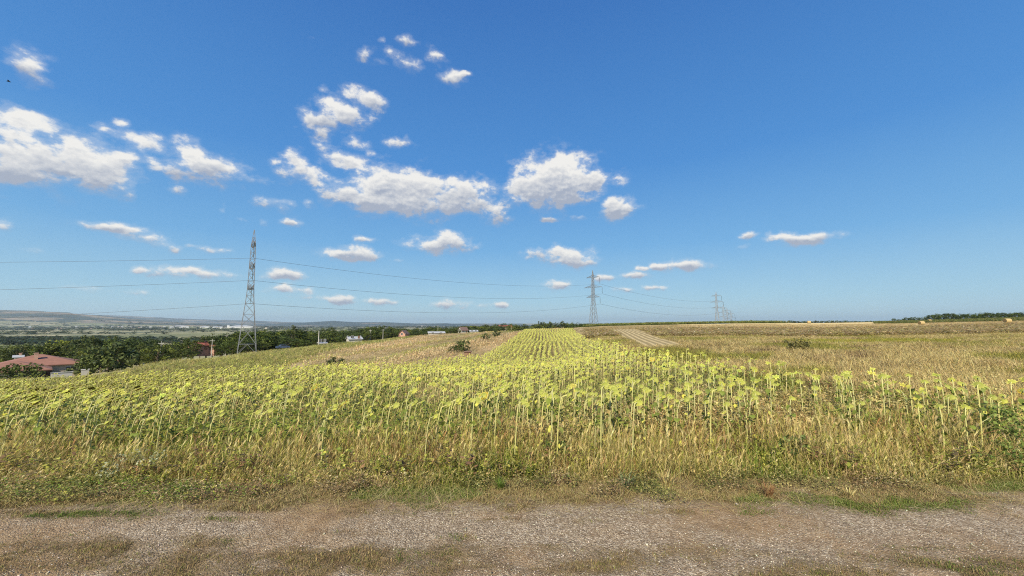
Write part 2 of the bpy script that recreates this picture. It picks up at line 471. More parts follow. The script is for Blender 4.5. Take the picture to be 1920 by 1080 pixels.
def ramp(nt, fac, stops):
    r = nt.nodes.new('ShaderNodeValToRGB')
    e = r.color_ramp.elements
    while len(e) < len(stops): e.new(.5)
    for q, (p, c) in zip(e, stops): q.position = p; q.color = (*c, 1)
    nt.links.new(fac, r.inputs[0])
    return r.outputs[0]


def tnoise(nt, vec, scale, detail=4, rough=.6, dist=0):
    n = nt.nodes.new('ShaderNodeTexNoise')
    n.inputs['Scale'].default_value = scale; n.inputs['Detail'].default_value = detail; n.inputs['Roughness'].default_value = rough
    n.inputs['Distortion'].default_value = dist
    nt.links.new(vec, n.inputs['Vector'])
    return n.outputs['Fac']


def mixc(nt, fac, a, b, mode='MIX'):
    m = nt.nodes.new('ShaderNodeMix'); m.data_type = 'RGBA'; m.blend_type = mode
    for i, v in ((0, fac), (6, a), (7, b)):
        if isinstance(v, (int, float)): m.inputs[i].default_value = v
        elif isinstance(v, tuple): m.inputs[i].default_value = (*v, 1)
        else: nt.links.new(v, m.inputs[i])
    return m.outputs[2]


def scaled(nt, vec, s, rot=0):
    mp = nt.nodes.new('ShaderNodeMapping'); mp.inputs['Scale'].default_value = s; mp.inputs['Rotation'].default_value = (0, 0, rot)
    nt.links.new(vec, mp.inputs['Vector']); return mp.outputs[0]


def pos(nt):
    return nt.nodes.new('ShaderNodeNewGeometry').outputs['Position']


def bump(nt, b, h, strength, dist):
    n = nt.nodes.new('ShaderNodeBump'); n.inputs['Strength'].default_value = strength; n.inputs['Distance'].default_value = dist
    nt.links.new(h, n.inputs['Height']); nt.links.new(n.outputs[0], b.inputs['Normal'])


def simple(name, c, rough=.7, var=.15, scale=3, metal=0, c2=None):
    m, nt, b = mat_new(name)
    n = tnoise(nt, pos(nt), scale, 5)
    c2 = c2 or tuple(v * (1 - var * 2) for v in c)
    col = ramp(nt, n, [(.3, c2), (.7, c)])
    nt.links.new(col, b.inputs['Base Color']); b.inputs['Roughness'].default_value = rough; b.inputs['Metallic'].default_value = metal
    return m


def field_mat(name, stops, scale=.5, fine=(.12, 9), stretch=None, rot=0, bumpd=.15, second=None, bscale=6):
    """a field seen as soil and low growth: broad patches, fine mottling, relief"""
    m, nt, b = mat_new(name)
    P = pos(nt)
    Q = scaled(nt, P, stretch, rot) if stretch else P
    n = tnoise(nt, Q, scale, 6, .65)
    col = ramp(nt, n, stops)
    if second:
        n3 = tnoise(nt, P, second[0], 4)
        f = nt.nodes.new('ShaderNodeMapRange'); nt.links.new(n3, f.inputs[0]); f.inputs[1].default_value = second[2]; f.inputs[2].default_value = second[3]
        col = mixc(nt, f.outputs[0], col, second[1])
    n2 = tnoise(nt, P, fine[1], 5, .75)
    lo, hi = 1 - fine[0] * 4, 1 + fine[0] * 4
    g = ramp(nt, n2, [(.3, (lo, lo, lo)), (.7, (hi, hi, hi))])
    col = mixc(nt, 1.0, col, g, 'MULTIPLY')
    nt.links.new(col, b.inputs['Base Color']); b.inputs['Roughness'].default_value = .95; b.inputs['Specular IOR Level'].default_value = .1
    bump(nt, b, tnoise(nt, P, bscale, 6, .7), .8, bumpd)
    return m


def veg_mat(name, trans=.3, rough=.6, objvar=0.0, spec=.25):
    m, nt, b = mat_new(name)
    a = nt.nodes.new('ShaderNodeAttribute'); a.attribute_name = 'Col'
    col = a.outputs['Color']
    if objvar:
        oi = nt.nodes.new('ShaderNodeObjectInfo')
        g = ramp(nt, oi.outputs['Random'], [(0, (1 - objvar, 1 - objvar, 1 - objvar * .6)), (.5, (1, 1, 1)), (1, (1 + objvar, 1 + objvar * .7, 1 - objvar))])
        col = mixc(nt, 1.0, col, g, 'MULTIPLY')
    nt.links.new(col, b.inputs['Base Color']); b.inputs['Roughness'].default_value = rough; b.inputs['Specular IOR Level'].default_value = spec
    if trans:
        tr = nt.nodes.new('ShaderNodeBsdfTranslucent'); nt.links.new(col, tr.inputs[0])
        mx = nt.nodes.new('ShaderNodeMixShader'); mx.inputs[0].default_value = trans
        nt.links.new(b.outputs[0], mx.inputs[1]); nt.links.new(tr.outputs[0], mx.inputs[2])
        nt.links.new(mx.outputs[0], nt.nodes['Material Output'].inputs['Surface'])
    return m


M_grass = veg_mat('grass_blades', .3)
M_leaf = veg_mat('sunflower_leaf', .3, .55, .12)
M_crown = veg_mat('tree_leaves', .2, .55, .22, .2)

# the track: pale gravel with brown earth and grassy ground where growth stands
m, nt_, b = mat_new('gravel_track')
P = pos(nt_)
n_big = tnoise(nt_, P, .55, 4)
n_mid = tnoise(nt_, P, 5, 6, .7)
vor = nt_.nodes.new('ShaderNodeTexVoronoi'); vor.inputs['Scale'].default_value = 75; nt_.links.new(P, vor.inputs['Vector'])
vsep = nt_.nodes.new('ShaderNodeSeparateColor'); nt_.links.new(vor.outputs['Color'], vsep.inputs[0])
stone = ramp(nt_, vsep.outputs[0], [(0, (.13, .095, .06)), (.45, (.275, .215, .148)), (.8, (.39, .32, .225)), (1, (.60, .52, .39))])
earth = ramp(nt_, n_mid, [(.3, (.17, .10, .045)), (.7, (.38, .25, .125))])
f = nt_.nodes.new('ShaderNodeMapRange'); nt_.links.new(n_big, f.inputs[0]); f.inputs[1].default_value = .46; f.inputs[2].default_value = .62
f.inputs[3].default_value = .15; f.inputs[4].default_value = .85
col = mixc(nt_, f.outputs[0], stone, earth)
at = nt_.nodes.new('ShaderNodeAttribute'); at.attribute_name = 'grassy'
gcol = ramp(nt_, n_mid, [(.3, (.10, .068, .032)), (.55, (.20, .14, .07)), (.75, (.32, .24, .125))])
col = mixc(nt_, at.outputs['Fac'], col, gcol)
nt_.links.new(col, b.inputs['Base Color']); b.inputs['Roughness'].default_value = .95; b.inputs['Specular IOR Level'].default_value = .15
hm = nt_.nodes.new('ShaderNodeMath'); hm.operation = 'MULTIPLY_ADD'; nt_.links.new(vor.outputs['Distance'], hm.inputs[0]); hm.inputs[1].default_value = -.6
nt_.links.new(n_mid, hm.inputs[2])
bump(nt_, b, hm.outputs[0], .8, .02)
M_track = m

M_under = field_mat('field_soil_under_sunflowers', [(.3, (.15, .12, .05)), (.7, (.28, .22, .09))], .8, bumpd=.05)
M_verge = field_mat('dry_verge_soil_shaded', [(.3, (.06, .042, .02)), (.7, (.20, .145, .07))], 2.0, bumpd=.04)  # dry soil, its colour darkened to stand in for shadow under the weeds
M_crop = field_mat('crop_soil', [(.3, (.12, .11, .03)), (.7, (.24, .20, .07))], .6)
M_fallow = field_mat('fallow_field', [(.28, (.24, .21, .08)), (.45, (.38, .28, .14)), (.6, (.50, .38, .21)), (.75, (.30, .25, .09))], .10, stretch=(3.2, .55, 1), rot=R(12), second=(.05, (.14, .16, .035), .56, .7), bumpd=.12)
M_weedy = field_mat('weedy_field', [(.3, (.28, .25, .06)), (.55, (.42, .34, .12)), (.75, (.52, .42, .18))], .3, second=(.07, (.30, .20, .10), .5, .68), bumpd=.2)
M_dead = field_mat('dead_thistle_field', [(.35, (.38, .30, .11)), (.52, (.52, .40, .19)), (.66, (.38, .28, .15))], .12, stretch=(.5, 3, 1), second=(.06, (.17, .14, .06), .5, .7))
M_stub = field_mat('golden_stubble_field', [(.3, (.58, .44, .19)), (.6, (.68, .53, .26)), (.8, (.50, .38, .15))], .12, stretch=(.35, 2.6, 1), bumpd=.08)
M_green = field_mat('green_strip', [(.3, (.10, .13, .025)), (.7, (.22, .22, .06))], .2)

# pale strip: swaths of straw with bare lines between
m, nt_, b = mat_new('straw_strip')
P = pos(nt_)
Q = scaled(nt_, P, (1, 1, 1), math.atan(.235))
w = nt_.nodes.new('ShaderNodeTexWave'); w.inputs['Scale'].default_value = .33; w.inputs['Distortion'].default_value = 2.5; w.inputs['Detail'].default_value = 3
nt_.links.new(Q, w.inputs['Vector'])
col = ramp(nt_, w.outputs['Fac'], [(.2, (.28, .21, .08)), (.6, (.40, .30, .13)), (.9, (.52, .40, .19))])
nt_.links.new(col, b.inputs['Base Color']); b.inputs['Roughness'].default_value = .95
bump(nt_, b, w.outputs['Fac'], .7, .2)
M_straw = m

# valley floor: a patchwork of fields
m, nt_, b = mat_new('valley_fields')
P = pos(nt_)
Q = scaled(nt_, P, (.0045, .0026, .0), R(25))
v = nt_.nodes.new('ShaderNodeTexVoronoi'); v.inputs['Scale'].default_value = 1.0; nt_.links.new(Q, v.inputs['Vector'])
sp_ = nt_.nodes.new('ShaderNodeSeparateColor'); nt_.links.new(v.outputs['Color'], sp_.inputs[0])
col = ramp(nt_, sp_.outputs[0], [(0, (.12, .14, .05)), (.2, (.22, .21, .09)), (.4, (.32, .28, .15)), (.55, (.16, .19, .06)), (.75, (.38, .33, .19)), (1, (.14, .15, .08))])
n2 = tnoise(nt_, P, .012, 6, .7)
col = mixc(nt_, ramp(nt_, n2, [(.52, (0, 0, 0)), (.62, (1, 1, 1))]), col, (.06, .085, .04))
nt_.links.new(col, b.inputs['Base Color']); b.inputs['Roughness'].default_value = 1
M_valley = m

m, nt_, b = mat_new('hill_slopes')
P = pos(nt_)
n1_ = tnoise(nt_, scaled(nt_, P, (.0012, .0028, .0)), 1, 7, .62)
col = ramp(nt_, n1_, [(.40, (.025, .040, .028)), (.51, (.045, .06, .035)), (.54, (.20, .16, .10)), (.62, (.30, .23, .15)), (.72, (.24, .22, .11))])
n2_ = tnoise(nt_, scaled(nt_, P, (.006, .012, .0)), 1, 6, .7)
col = mixc(nt_, ramp(nt_, n2_, [(.5, (0, 0, 0)), (.62, (.8, .8, .8))]), col, (.055, .075, .04))
nt_.links.new(col, b.inputs['Base Color']); b.inputs['Roughness'].default_value = 1
M_hill = m

m, nt_, b = mat_new('wooded_hill_slopes')
P = pos(nt_)
col = ramp(nt_, tnoise(nt_, scaled(nt_, P, (.0012, .0010, .0)), 1, 6, .6), [(.40, (.022, .042, .038)), (.56, (.04, .06, .045)), (.62, (.16, .13, .09)), (.75, (.22, .18, .12))])
nt_.links.new(col, b.inputs['Base Color']); b.inputs['Roughness'].default_value = 1
M_woodhill = m

# ------------------------------------------------------------------ the ground, one polar sheet cut along the field boundaries
azs = np.concatenate([np.arange(-180, -60, 4.0), np.arange(-60, 60, .2), np.arange(60, 180, 4.0)])
rad = [0.3, .8, 1.4, 2.0]
while rad[-1] < 20000:
    rad.append(rad[-1] * (1.018 if rad[-1] < 60 else 1.024 if rad[-1] < 2000 else 1.03))
rad = np.array(rad)
A_, R_ = np.meshgrid(np.radians(azs), rad)
GX = R_ * np.sin(A_); GY = R_ * np.cos(A_)
GZ = H(GX, GY)
nr, na = GX.shape
idx = np.arange(nr * na).reshape(nr, na)
nxt = np.roll(idx, -1, axis=1)
quads = np.stack([idx[:-1], nxt[:-1], nxt[1:], idx[1:]], -1).reshape(-1, 4)[:, ::-1]
V = np.stack([GX.ravel(), GY.ravel(), GZ.ravel()], 1)
cx = V[quads][:, :, 0].mean(1); cy = V[quads][:, :, 1].mean(1)
cYe = np.maximum(cy, np.abs(cx) / 1.45)
ct = cx / cYe
reg = np.full(len(quads), 0)                                    # 0 ground = weedy land
reg[cYe > 75] = 8                                               # dead thistles
reg[(cYe > 120) & (ct > tx(1270))] = 5                                # golden stubble
reg[(ct < tx(1105)) & (cYe > 30)] = 3                           # fallow
reg[(ct < tx(925)) & (cYe > 235)] = 9
reg[(ct < tx(1110)) & (cYe > 330)] = 9
reg[cYe > 520] = 9
gs = 205 - 55 * np.clip((ct - tx(1640)) / (tx(1920) - tx(1640)), 0, 1)
reg[(ct > tx(1640)) & (cYe > gs) & (cYe < 520)] = 7
reg[inpoly(cx, cy, MAIZE)] = 7
reg[inpoly(cx, cy, STUBBLE_STRIP)] = 6
tree_edge = np.interp(ct, [tx(0), tx(150), tx(300), tx(480), tx(620), tx(750)], [42, 42, 66, 112, 152, 225])
reg[(ct < tx(770)) & (cYe > tree_edge)] = 9
reg[inpoly(cx, cy, CROP)] = 4
reg[inpoly(cx, cy, SUNFLOWERS)] = 2
reg[(cYe > 4200) & (ct < tx(980))] = 10
reg[(cYe > 6300) & (cYe < 10200) & (ct > tx(470)) & (ct < tx(1100))] = 12
reg[cy < 5.0 + .3 * np.clip(cx / 4, 0, 1)] = 1
reg[(cy < 5.75) & (reg != 1) & (cYe < 12)] = 11
reg[(cy < -12)] = 0
NAMES = {0: ('ground', M_weedy), 1: ('gravel_track', M_track), 2: ('sunflower_field_soil', M_under), 3: ('fallow_field', M_fallow), 4: ('crop_field_soil', M_crop),
         5: ('stubble_field', M_stub), 6: ('straw_strip', M_straw), 7: ('green_field', M_green), 8: ('dead_grass_field', M_dead), 9: ('valley_floor', M_valley),
         10: ('hills', M_hill), 11: ('verge', M_verge), 12: ('wooded_hills', M_woodhill)}
for k, (nm, mt) in NAMES.items():
    q = quads[reg == k]
    if not len(q): continue
    u, inv = np.unique(q, return_inverse=True)
    vv = V[u]
    at = {'grassy': grassy(vv[:, 0], vv[:, 1])} if k == 1 else None
    o = mesh_np(nm, vv, inv.reshape(-1, 4), mt, smooth=True, attrs=at)
    o['kind'] = 'structure'


# ------------------------------------------------------------------ growth in bulk: many copies of small templates in one mesh
class Batch:
    def __init__(s): s.V = []; s.F = []; s.C = []; s.n = 0

    def add(s, tpl, P, yaw, sc, tint, lean=None, scz=None):
        TV, TF, TC = tpl
        n = len(P)
        if n == 0: return
        c, sn = np.cos(yaw)[:, None], np.sin(yaw)[:, None]
        sc = np.broadcast_to(sc, (n,))[:, None]
        scz = sc if scz is None else np.broadcast_to(scz, (n,))[:, None]
        x = TV[None, :, 0] * sc; y = TV[None, :, 1] * sc; z = TV[None, :, 2] * scz
        X = x * c - y * sn; Y = x * sn + y * c
        if lean is not None:
            X = X + z * lean[:, 0:1]; Y = Y + z * lean[:, 1:2]
        out = np.stack([X + P[:, 0:1], Y + P[:, 1:2], z + P[:, 2:3]], -1).reshape(-1, 3)
        F = (TF[None] + (np.arange(n) * len(TV))[:, None, None]).reshape(-1, 3) + s.n
        C = (TC[None] * tint[:, None, :]).reshape(-1, 3)
        s.V.append(out.astype(np.float32)); s.F.append(F); s.C.append(C.astype(np.float32)); s.n += n * len(TV)

    def build(s, name, mat, label=None, cat=None, parent=None, group=None):
        o = mesh_np(name, np.concatenate(s.V), np.concatenate(s.F), mat, np.concatenate(s.C), parent)
        o['kind'] = 'stuff'
        if label: tag(o, label, cat, group)
        return o


def blade(w=.006, bend=.35, h=1.0, k=2, tip=None):
    V = []; C = []
    for i in range(k):
        z = i / k
        ww = w * (1 - .35 * z)
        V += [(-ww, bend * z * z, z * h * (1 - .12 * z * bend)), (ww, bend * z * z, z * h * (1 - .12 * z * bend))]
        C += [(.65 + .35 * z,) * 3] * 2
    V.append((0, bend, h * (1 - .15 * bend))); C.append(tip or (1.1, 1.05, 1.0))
    F = []
    for i in range(k - 1):
        a = 2 * i; F += [(a, a + 1, a + 3), (a, a + 3, a + 2)]
    a = 2 * (k - 1); F.append((a, a + 1, a + 2))
    return np.array(V), np.array(F), np.array(C)


def seeded(h=1.0, bend=.2):
    """a thin straw with a loose seed head"""
    V, F, C = blade(.0024, bend, h, 2)
    V = list(map(tuple, V)); F = list(map(tuple, F)); C = list(map(tuple, C))
    for (dx, dy, z, w, l) in ((0, .7, .84, .0045, .14), (.009, .85, .88, .003, .09), (-.008, .8, .78, .003, .08)):
        b = len(V); yb = bend * z * z * (1 if dx == 0 else 1)
        V += [(dx - w, yb, z * h), (dx + w, yb, z * h), (dx * 1.6, yb + .03, (z + l * .9) * h), (dx, yb - .01, (z - .04) * h)]
        F += [(b, b + 1, b + 2), (b, b + 3, b + 1)]; C += [(1.0, .98, .95)] * 4
    return np.array(V), np.array(F), np.array(C)


def tuft(n, h, spread, w, seed, flat=0):
    r = np.random.default_rng(seed); Vs = []; Fs = []; Cs = []; m = 0
    for i in range(n):
        V, F, C = blade(w, r.uniform(.2, .9) + flat, 1, 2)
        a = r.uniform(0, 6.28); hh = h * r.uniform(.5, 1.1); V = V * [hh if flat else 1, h * .6, hh] if False else V * np.array([1, h, hh])
        c, s = math.cos(a), math.sin(a); X = V[:, 0] * c - V[:, 1] * s; Y = V[:, 0] * s + V[:, 1] * c
        p = r.normal(0, spread, 2)
        Vs.append(np.stack([X + p[0], Y + p[1], V[:, 2]], 1)); Fs.append(F + m); Cs.append(C * r.uniform(.7, 1.2)); m += len(V)
    return np.concatenate(Vs), np.concatenate(Fs), np.concatenate(Cs)


def leafy(n, h, spread, size, seed, updown=.35):
    """a weed: small pointed leaves up a short spray"""
    r = np.random.default_rng(seed); V = []; F = []; C = []
    for i in range(n):
        z = h * r.uniform(.08, 1) ** .8; a = r.uniform(0, 6.28); rr = spread * (1 - .5 * z / h) * r.uniform(.1, 1)
        c = Vector((rr * math.cos(a), rr * math.sin(a), z)); d = Vector((math.cos(a), math.sin(a), r.uniform(-.4, .7))).normalized()
        sd = d.cross(Vector((0, 0, 1))).normalized(); l = size * r.uniform(.6, 1.3); b = len(V)
        up = Vector((0, 0, 1)) * l * r.uniform(-.1, .25)
        V += [tuple(c), tuple(c + d * l * .5 + sd * l * .32 + up), tuple(c + d * l), tuple(c + d * l * .5 - sd * l * .32 + up)]
        F += [(b, b + 1, b + 2), (b, b + 2, b + 3)]; C += [(r.uniform(.7, 1.25),) * 3] * 4
    return np.array(V), np.array(F), np.array(C)


def tints(n, cols, weights=None, jitter=.16):
    cols = np.array(cols); k = rng.choice(len(cols), n, p=weights)
    t = cols[k] * (1 + rng.normal(0, jitter, (n, 1))) * (1 + rng.normal(0, .05, (n, 3)))
    return np.clip(t, .005, .9)


def seen(X, Y, m=.08):
    return (Y > .3) & (np.abs(X) / np.maximum(Y, .3) < 1.34 + m)


def place(n, y0, y1, power=2.0, tmin=-1.42, tmax=1.42):
    """points over the seen wedge, denser near the camera"""
    u = rng.random(n)
    a = 1 - power
    Y = (y0 ** (2 + a - 1) + u * (y1 ** (2 + a - 1) - y0 ** (2 + a - 1))) ** (1 / (2 + a - 1)) if abs(a + 1) > 1e-6 else y0 * (y1 / y0) ** u
    t = rng.uniform(tmin, tmax, n)
    return t * Y, Y


STRAW = [(.66, .54, .21), (.58, .47, .17), (.76, .65, .31), (.50, .36, .15)]
OLIVE = [(.36, .37, .065), (.46, .43, .09), (.28, .31, .05)]
GREEN = [(.17, .26, .035), (.22, .31, .05), (.12, .19, .03)]
RUST = [(.38, .20, .08), (.46, .28, .12), (.26, .14, .06)]

# --- tall dry grass and weeds along the front of the field (and thinning out between the sunflowers)
tall = Batch(); greenb = Batch()
n = 165000
X, Y = place(n, 5.0, 14, 2.4)
edge = 5.15 + .35 * (fbm(X * .9, X * 0 + 1.7, 3) - .5) * 2 + np.where(X > 0, .1, -.12 * np.clip(-X / 5, 0, 1))
keep = (Y > edge) & seen(X, Y) & (rng.random(n) < np.where(Y < 6.0, .75, np.clip(.75 - (Y - 6.0) * .10, .2, 1)))
X, Y = X[keep], Y[keep]; n = len(X)
ed = 5.15
gm = fbm(X * .55 + 40, Y * .7, 3) + .10 * np.exp(-((X + 3.8) / 1.6) ** 2) + .10 * np.exp(-((X + 1.4) / .35) ** 2) + .07 * np.exp(-((X - .2) / .8) ** 2)
front = np.clip((Y - ed) / 1.1, 0, 1)
is_green = rng.random(n) < np.clip((gm - .51) * 6, .07, .85) * np.where(X < -2, 1.0, .8)
hgt = (.10 + .25 * np.clip(front * 1.2, 0, 1)) * (.45 + .95 * rng.random(n) ** 1.3) * (.55 + .95 * fbm(X * 1.1, Y * 1.1 + 9, 3))
Z = H(X, Y)
hgt = hgt * np.where(Y > 7, .9, 1)
P_ = np.stack([X, Y, Z], 1)
TB = [blade(.0036, .08), blade(.0034, .16), blade(.0042, .05), blade(.0034, .26)]
TS = [seeded(1, .06), seeded(1, .12)]
kind = rng.integers(0, 8, n)
yaw = rng.uniform(0, 6.28, n); lean = rng.normal(0, .2, (n, 2)) * np.where(rng.random(n) < .18, 3.2, 1)[:, None] + [.05, .06]
rusty = ((fbm(X * .8 + 70, Y * .8, 3) > .56) | ((X < -2.5) & (X > -8) & (Y > 6.0) & (Y < 7.6) & (fbm(X * .6, Y, 2) > .42))) & (rng.random(n) < .6)
tS = tints(n, STRAW, [.4, .25, .2, .15]); tR = tints(n, RUST + STRAW[:2]); tG = tints(n, GREEN + OLIVE)
tS = np.where(rusty[:, None], tR, tS)
tS = np.where((rng.random(n) < .22)[:, None], tints(n, OLIVE), tS)
for i in range(8):
    mk = (kind == i) & ~is_green
    tp = TB[i] if i < 4 else TS[i % 2]
    sel = np.where(mk)[0]
    tall.add((tp[0] * [1.25, 1, 1], tp[1], tp[2]), P_[sel], yaw[sel], np.clip(hgt[sel], .2, 1) ** .2, tS[sel], lean[sel], hgt[sel] * (1.25 if i >= 4 else .95))
    sel = np.where((kind == i) & is_green)[0]
    greenb.add((TB[i % 4][0] * [1.5, 1, 1], TB[i % 4][1], TB[i % 4][2]), P_[sel], yaw[sel], 1.0 * np.ones(len(sel)), tG[sel], lean[sel], hgt[sel] * .85)
# bend distances above are in metres at unit scale; keep blades slender
_n = 2600
_X, _Y = place(_n, 5.3, 9, 2.4); _k = seen(_X, _Y) & (fbm(_X * 1.3 + 31, _Y * 1.3, 3) > .46); _X, _Y = _X[_k], _Y[_k]; _n = len(_X)
for _i, _T in enumerate((leafy(14, .34, .07, .05, 91), leafy(18, .42, .05, .04, 92), leafy(10, .26, .12, .07, 93))):
    _s = np.arange(_n) % 3 == _i
    greenb.add(_T, np.stack([_X, _Y, H(_X, _Y)], 1)[_s], rng.uniform(0, 6.28, _s.sum()), rng.uniform(.6, 1.2, _s.sum()), tints(_s.sum(), OLIVE + [(.16, .12, .06), (.30, .18, .09)]), rng.normal(0, .12, (_s.sum(), 2)))
tall.build('tall_dry_grass', M_grass, 'tall straw coloured grass and seed stems at the front of the sunflower field', 'grass')
greenb.build('green_grass', M_grass, 'green and olive grass growing among the dry stems', 'grass')

# --- tangled low weeds where the field meets the track
low = Batch()
n = 10500
X, Y = place(n, 4.5, 6.6, 2.2)
lim = 4.70 + .9 * (fbm(X * .7, X * 0 + 8, 3) - .5) * 2 + .25 * sstep(0, 5, X)
keep = (Y > lim) & seen(X, Y) & (fbm(X * 1.9, Y * 1.9, 3) > .46); X, Y = X[keep], Y[keep]; n = len(X)
P_ = np.stack([X, Y, H(X, Y)], 1); yaw = rng.uniform(0, 6.28, n)
WT = [leafy(9, .16, .12, .030, s) for s in (1, 2, 3)] + [leafy(12, .09, .16, .026, 4)]
k = rng.integers(0, 4, n); rm = fbm(X * 1.1 + 20, Y * 1.1, 3)
tt = np.where((rm > .5)[:, None], tints(n, [(.42, .31, .15), (.28, .18, .09), (.54, .43, .22), (.14, .09, .045)]), tints(n, [(.32, .29, .09), (.18, .19, .045), (.46, .39, .15), (.10, .11, .03)]))  # the darkest tints paint in shadow among the weed bases
gz = (X < -2.5) & (rng.random(n) < .35)
tt = np.where(gz[:, None], tints(n, GREEN + OLIVE), tt)
for i in range(4):
    s_ = k == i; low.add(WT[i], P_[s_], yaw[s_], rng.uniform(.5, 1.25, s_.sum()), tt[s_])
low.build('low_weeds', M_grass, 'tangled brown and olive weeds where the field meets the gravel track', 'weeds')

# --- flattened straw litter and fallen stalks at the edge
lit_ = Batch()
n = 26000
X, Y = place(n, 4.0, 6.2, 2); keep = seen(X, Y) & (rng.random(n) < sstep(4.0, 4.9, Y)); X, Y = X[keep], Y[keep]; n = len(X)
V0, F0, C0 = blade(.004, .0, 1, 2); LT = (V0[:, [0, 2, 1]] * [1, 1, 0] + [0, 0, .012], F0, np.ones_like(C0))
LT[0][:, 2] += .06 * LT[0][:, 1] ** 2
lit_.add(LT, np.stack([X, Y, H(X, Y)], 1), rng.uniform(0, 6.28, n), rng.uniform(.06, .30, n), tints(n, STRAW), None, np.ones(n))
lit_.build('straw_litter', M_grass, 'fallen straw and dead stalks lying along the edge of the track', 'straw')

# --- short grass creeping over the track
creep = Batch()
n = 150000
Y = rng.uniform(2.7, 5.4, n) ; X = rng.uniform(-1.4, 1.4, n) * Y
g = grassy(X, Y); keep = (rng.random(n) < g ** 1.3 * np.where(Y < 3.8, .6, 1)) & seen(X, Y); X, Y, g = X[keep], Y[keep], g[keep]; n = len(X)
TT = [tuft(5, .026, .03, .003, 5), tuft(6, .020, .035, .003, 6), tuft(5, .038, .03, .003, 7)]
k = rng.integers(0, 3, n); gp = fbm(X * 1.2 + 33, Y * 1.2, 3) + .2 * np.exp(-((X - 4) / 1.2) ** 2) + .06 * (X < -2.5) - .07 - .16 * (Y < 3.75) * (rng.random(n) < np.where(X < -1.2, .35, .65))
tt = np.where((gp > .52)[:, None], tints(n, [(.13, .21, .03), (.18, .24, .045), (.24, .27, .06)]), tints(n, [(.40, .30, .13), (.50, .39, .19), (.28, .19, .09), (.27, .26, .07)]))
P_ = np.stack([X, Y, H(X, Y)], 1); yaw = rng.uniform(0, 6.28, n); sc = rng.uniform(.5, 1.1, n) * (.5 + g * .6) * np.where(Y < 3.8, .75, 1)
cap_ = min(n, 44000)
for i in range(3):
    s_ = np.where(k[:cap_] == i)[0]; creep.add(TT[i], P_[s_], yaw[s_], sc[s_], tt[s_])
creep.build('track_grass', M_grass, 'short green and brown grass creeping over the gravel track', 'grass')

# --- loose stones
def stone_tpl(seed):
    r = np.random.default_rng(seed)
    V = np.array([(1, 0, 0), (-1, 0, 0), (0, 1, 0), (0, -1, 0), (0, 0, 1), (0, 0, -1.)]) * r.uniform(.6, 1.2, (6, 1)) * [1, .8, .55] + r.normal(0, .12, (6, 3))
    F = np.array([(0, 2, 4), (2, 1, 4), (1, 3, 4), (3, 0, 4), (2, 0, 5), (1, 2, 5), (3, 1, 5), (0, 3, 5)])
    return V, F, np.ones((6, 3))
st = Batch()
n = 62000
X, Y = place(n, 2.6, 5.1, 1.6)
g = grassy(X, Y); bare = fbm(X * .9 + 11, Y * .9, 3)
keep = seen(X, Y) & (rng.random(n) < (1 - g) * np.clip(.35 + (bare - .35) * 2.2, .15, 1)); X, Y = X[keep], Y[keep]; n = len(X)
size = .0035 + .0065 * rng.random(n) ** 2.2 + (rng.random(n) < .006) * rng.uniform(.006, .016, n)
tt = tints(n, [(.36, .295, .21), (.26, .205, .14), (.48, .42, .32), (.18, .14, .095), (.68, .62, .50)], [.34, .25, .2, .15, .06])
P_ = np.stack([X, Y, H(X, Y) + size * .2], 1)
STN = [stone_tpl(i) for i in range(6)]; k = rng.integers(0, 6, n); yaw = rng.uniform(0, 6.28, n)
for i in range(6):
    s_ = k == i; st.add(STN[i], P_[s_], yaw[s_], size[s_], tt[s_])
M_stone = veg_mat('loose_stone', 0, .9, 0, .2)
st.build('loose_gravel', M_stone, 'pale loose gravel stones spread over the dirt track', 'gravel')


# ------------------------------------------------------------------ sunflowers
HEADC = (.41, .44, .075); BRACT = (.60, .60, .14); STEMC = (.64, .62, .27); LEAFC = (.18, .225, .04); DRYC = (.38, .30, .13); YEL = (.66, .46, .03); FACE = (.17, .12, .04)


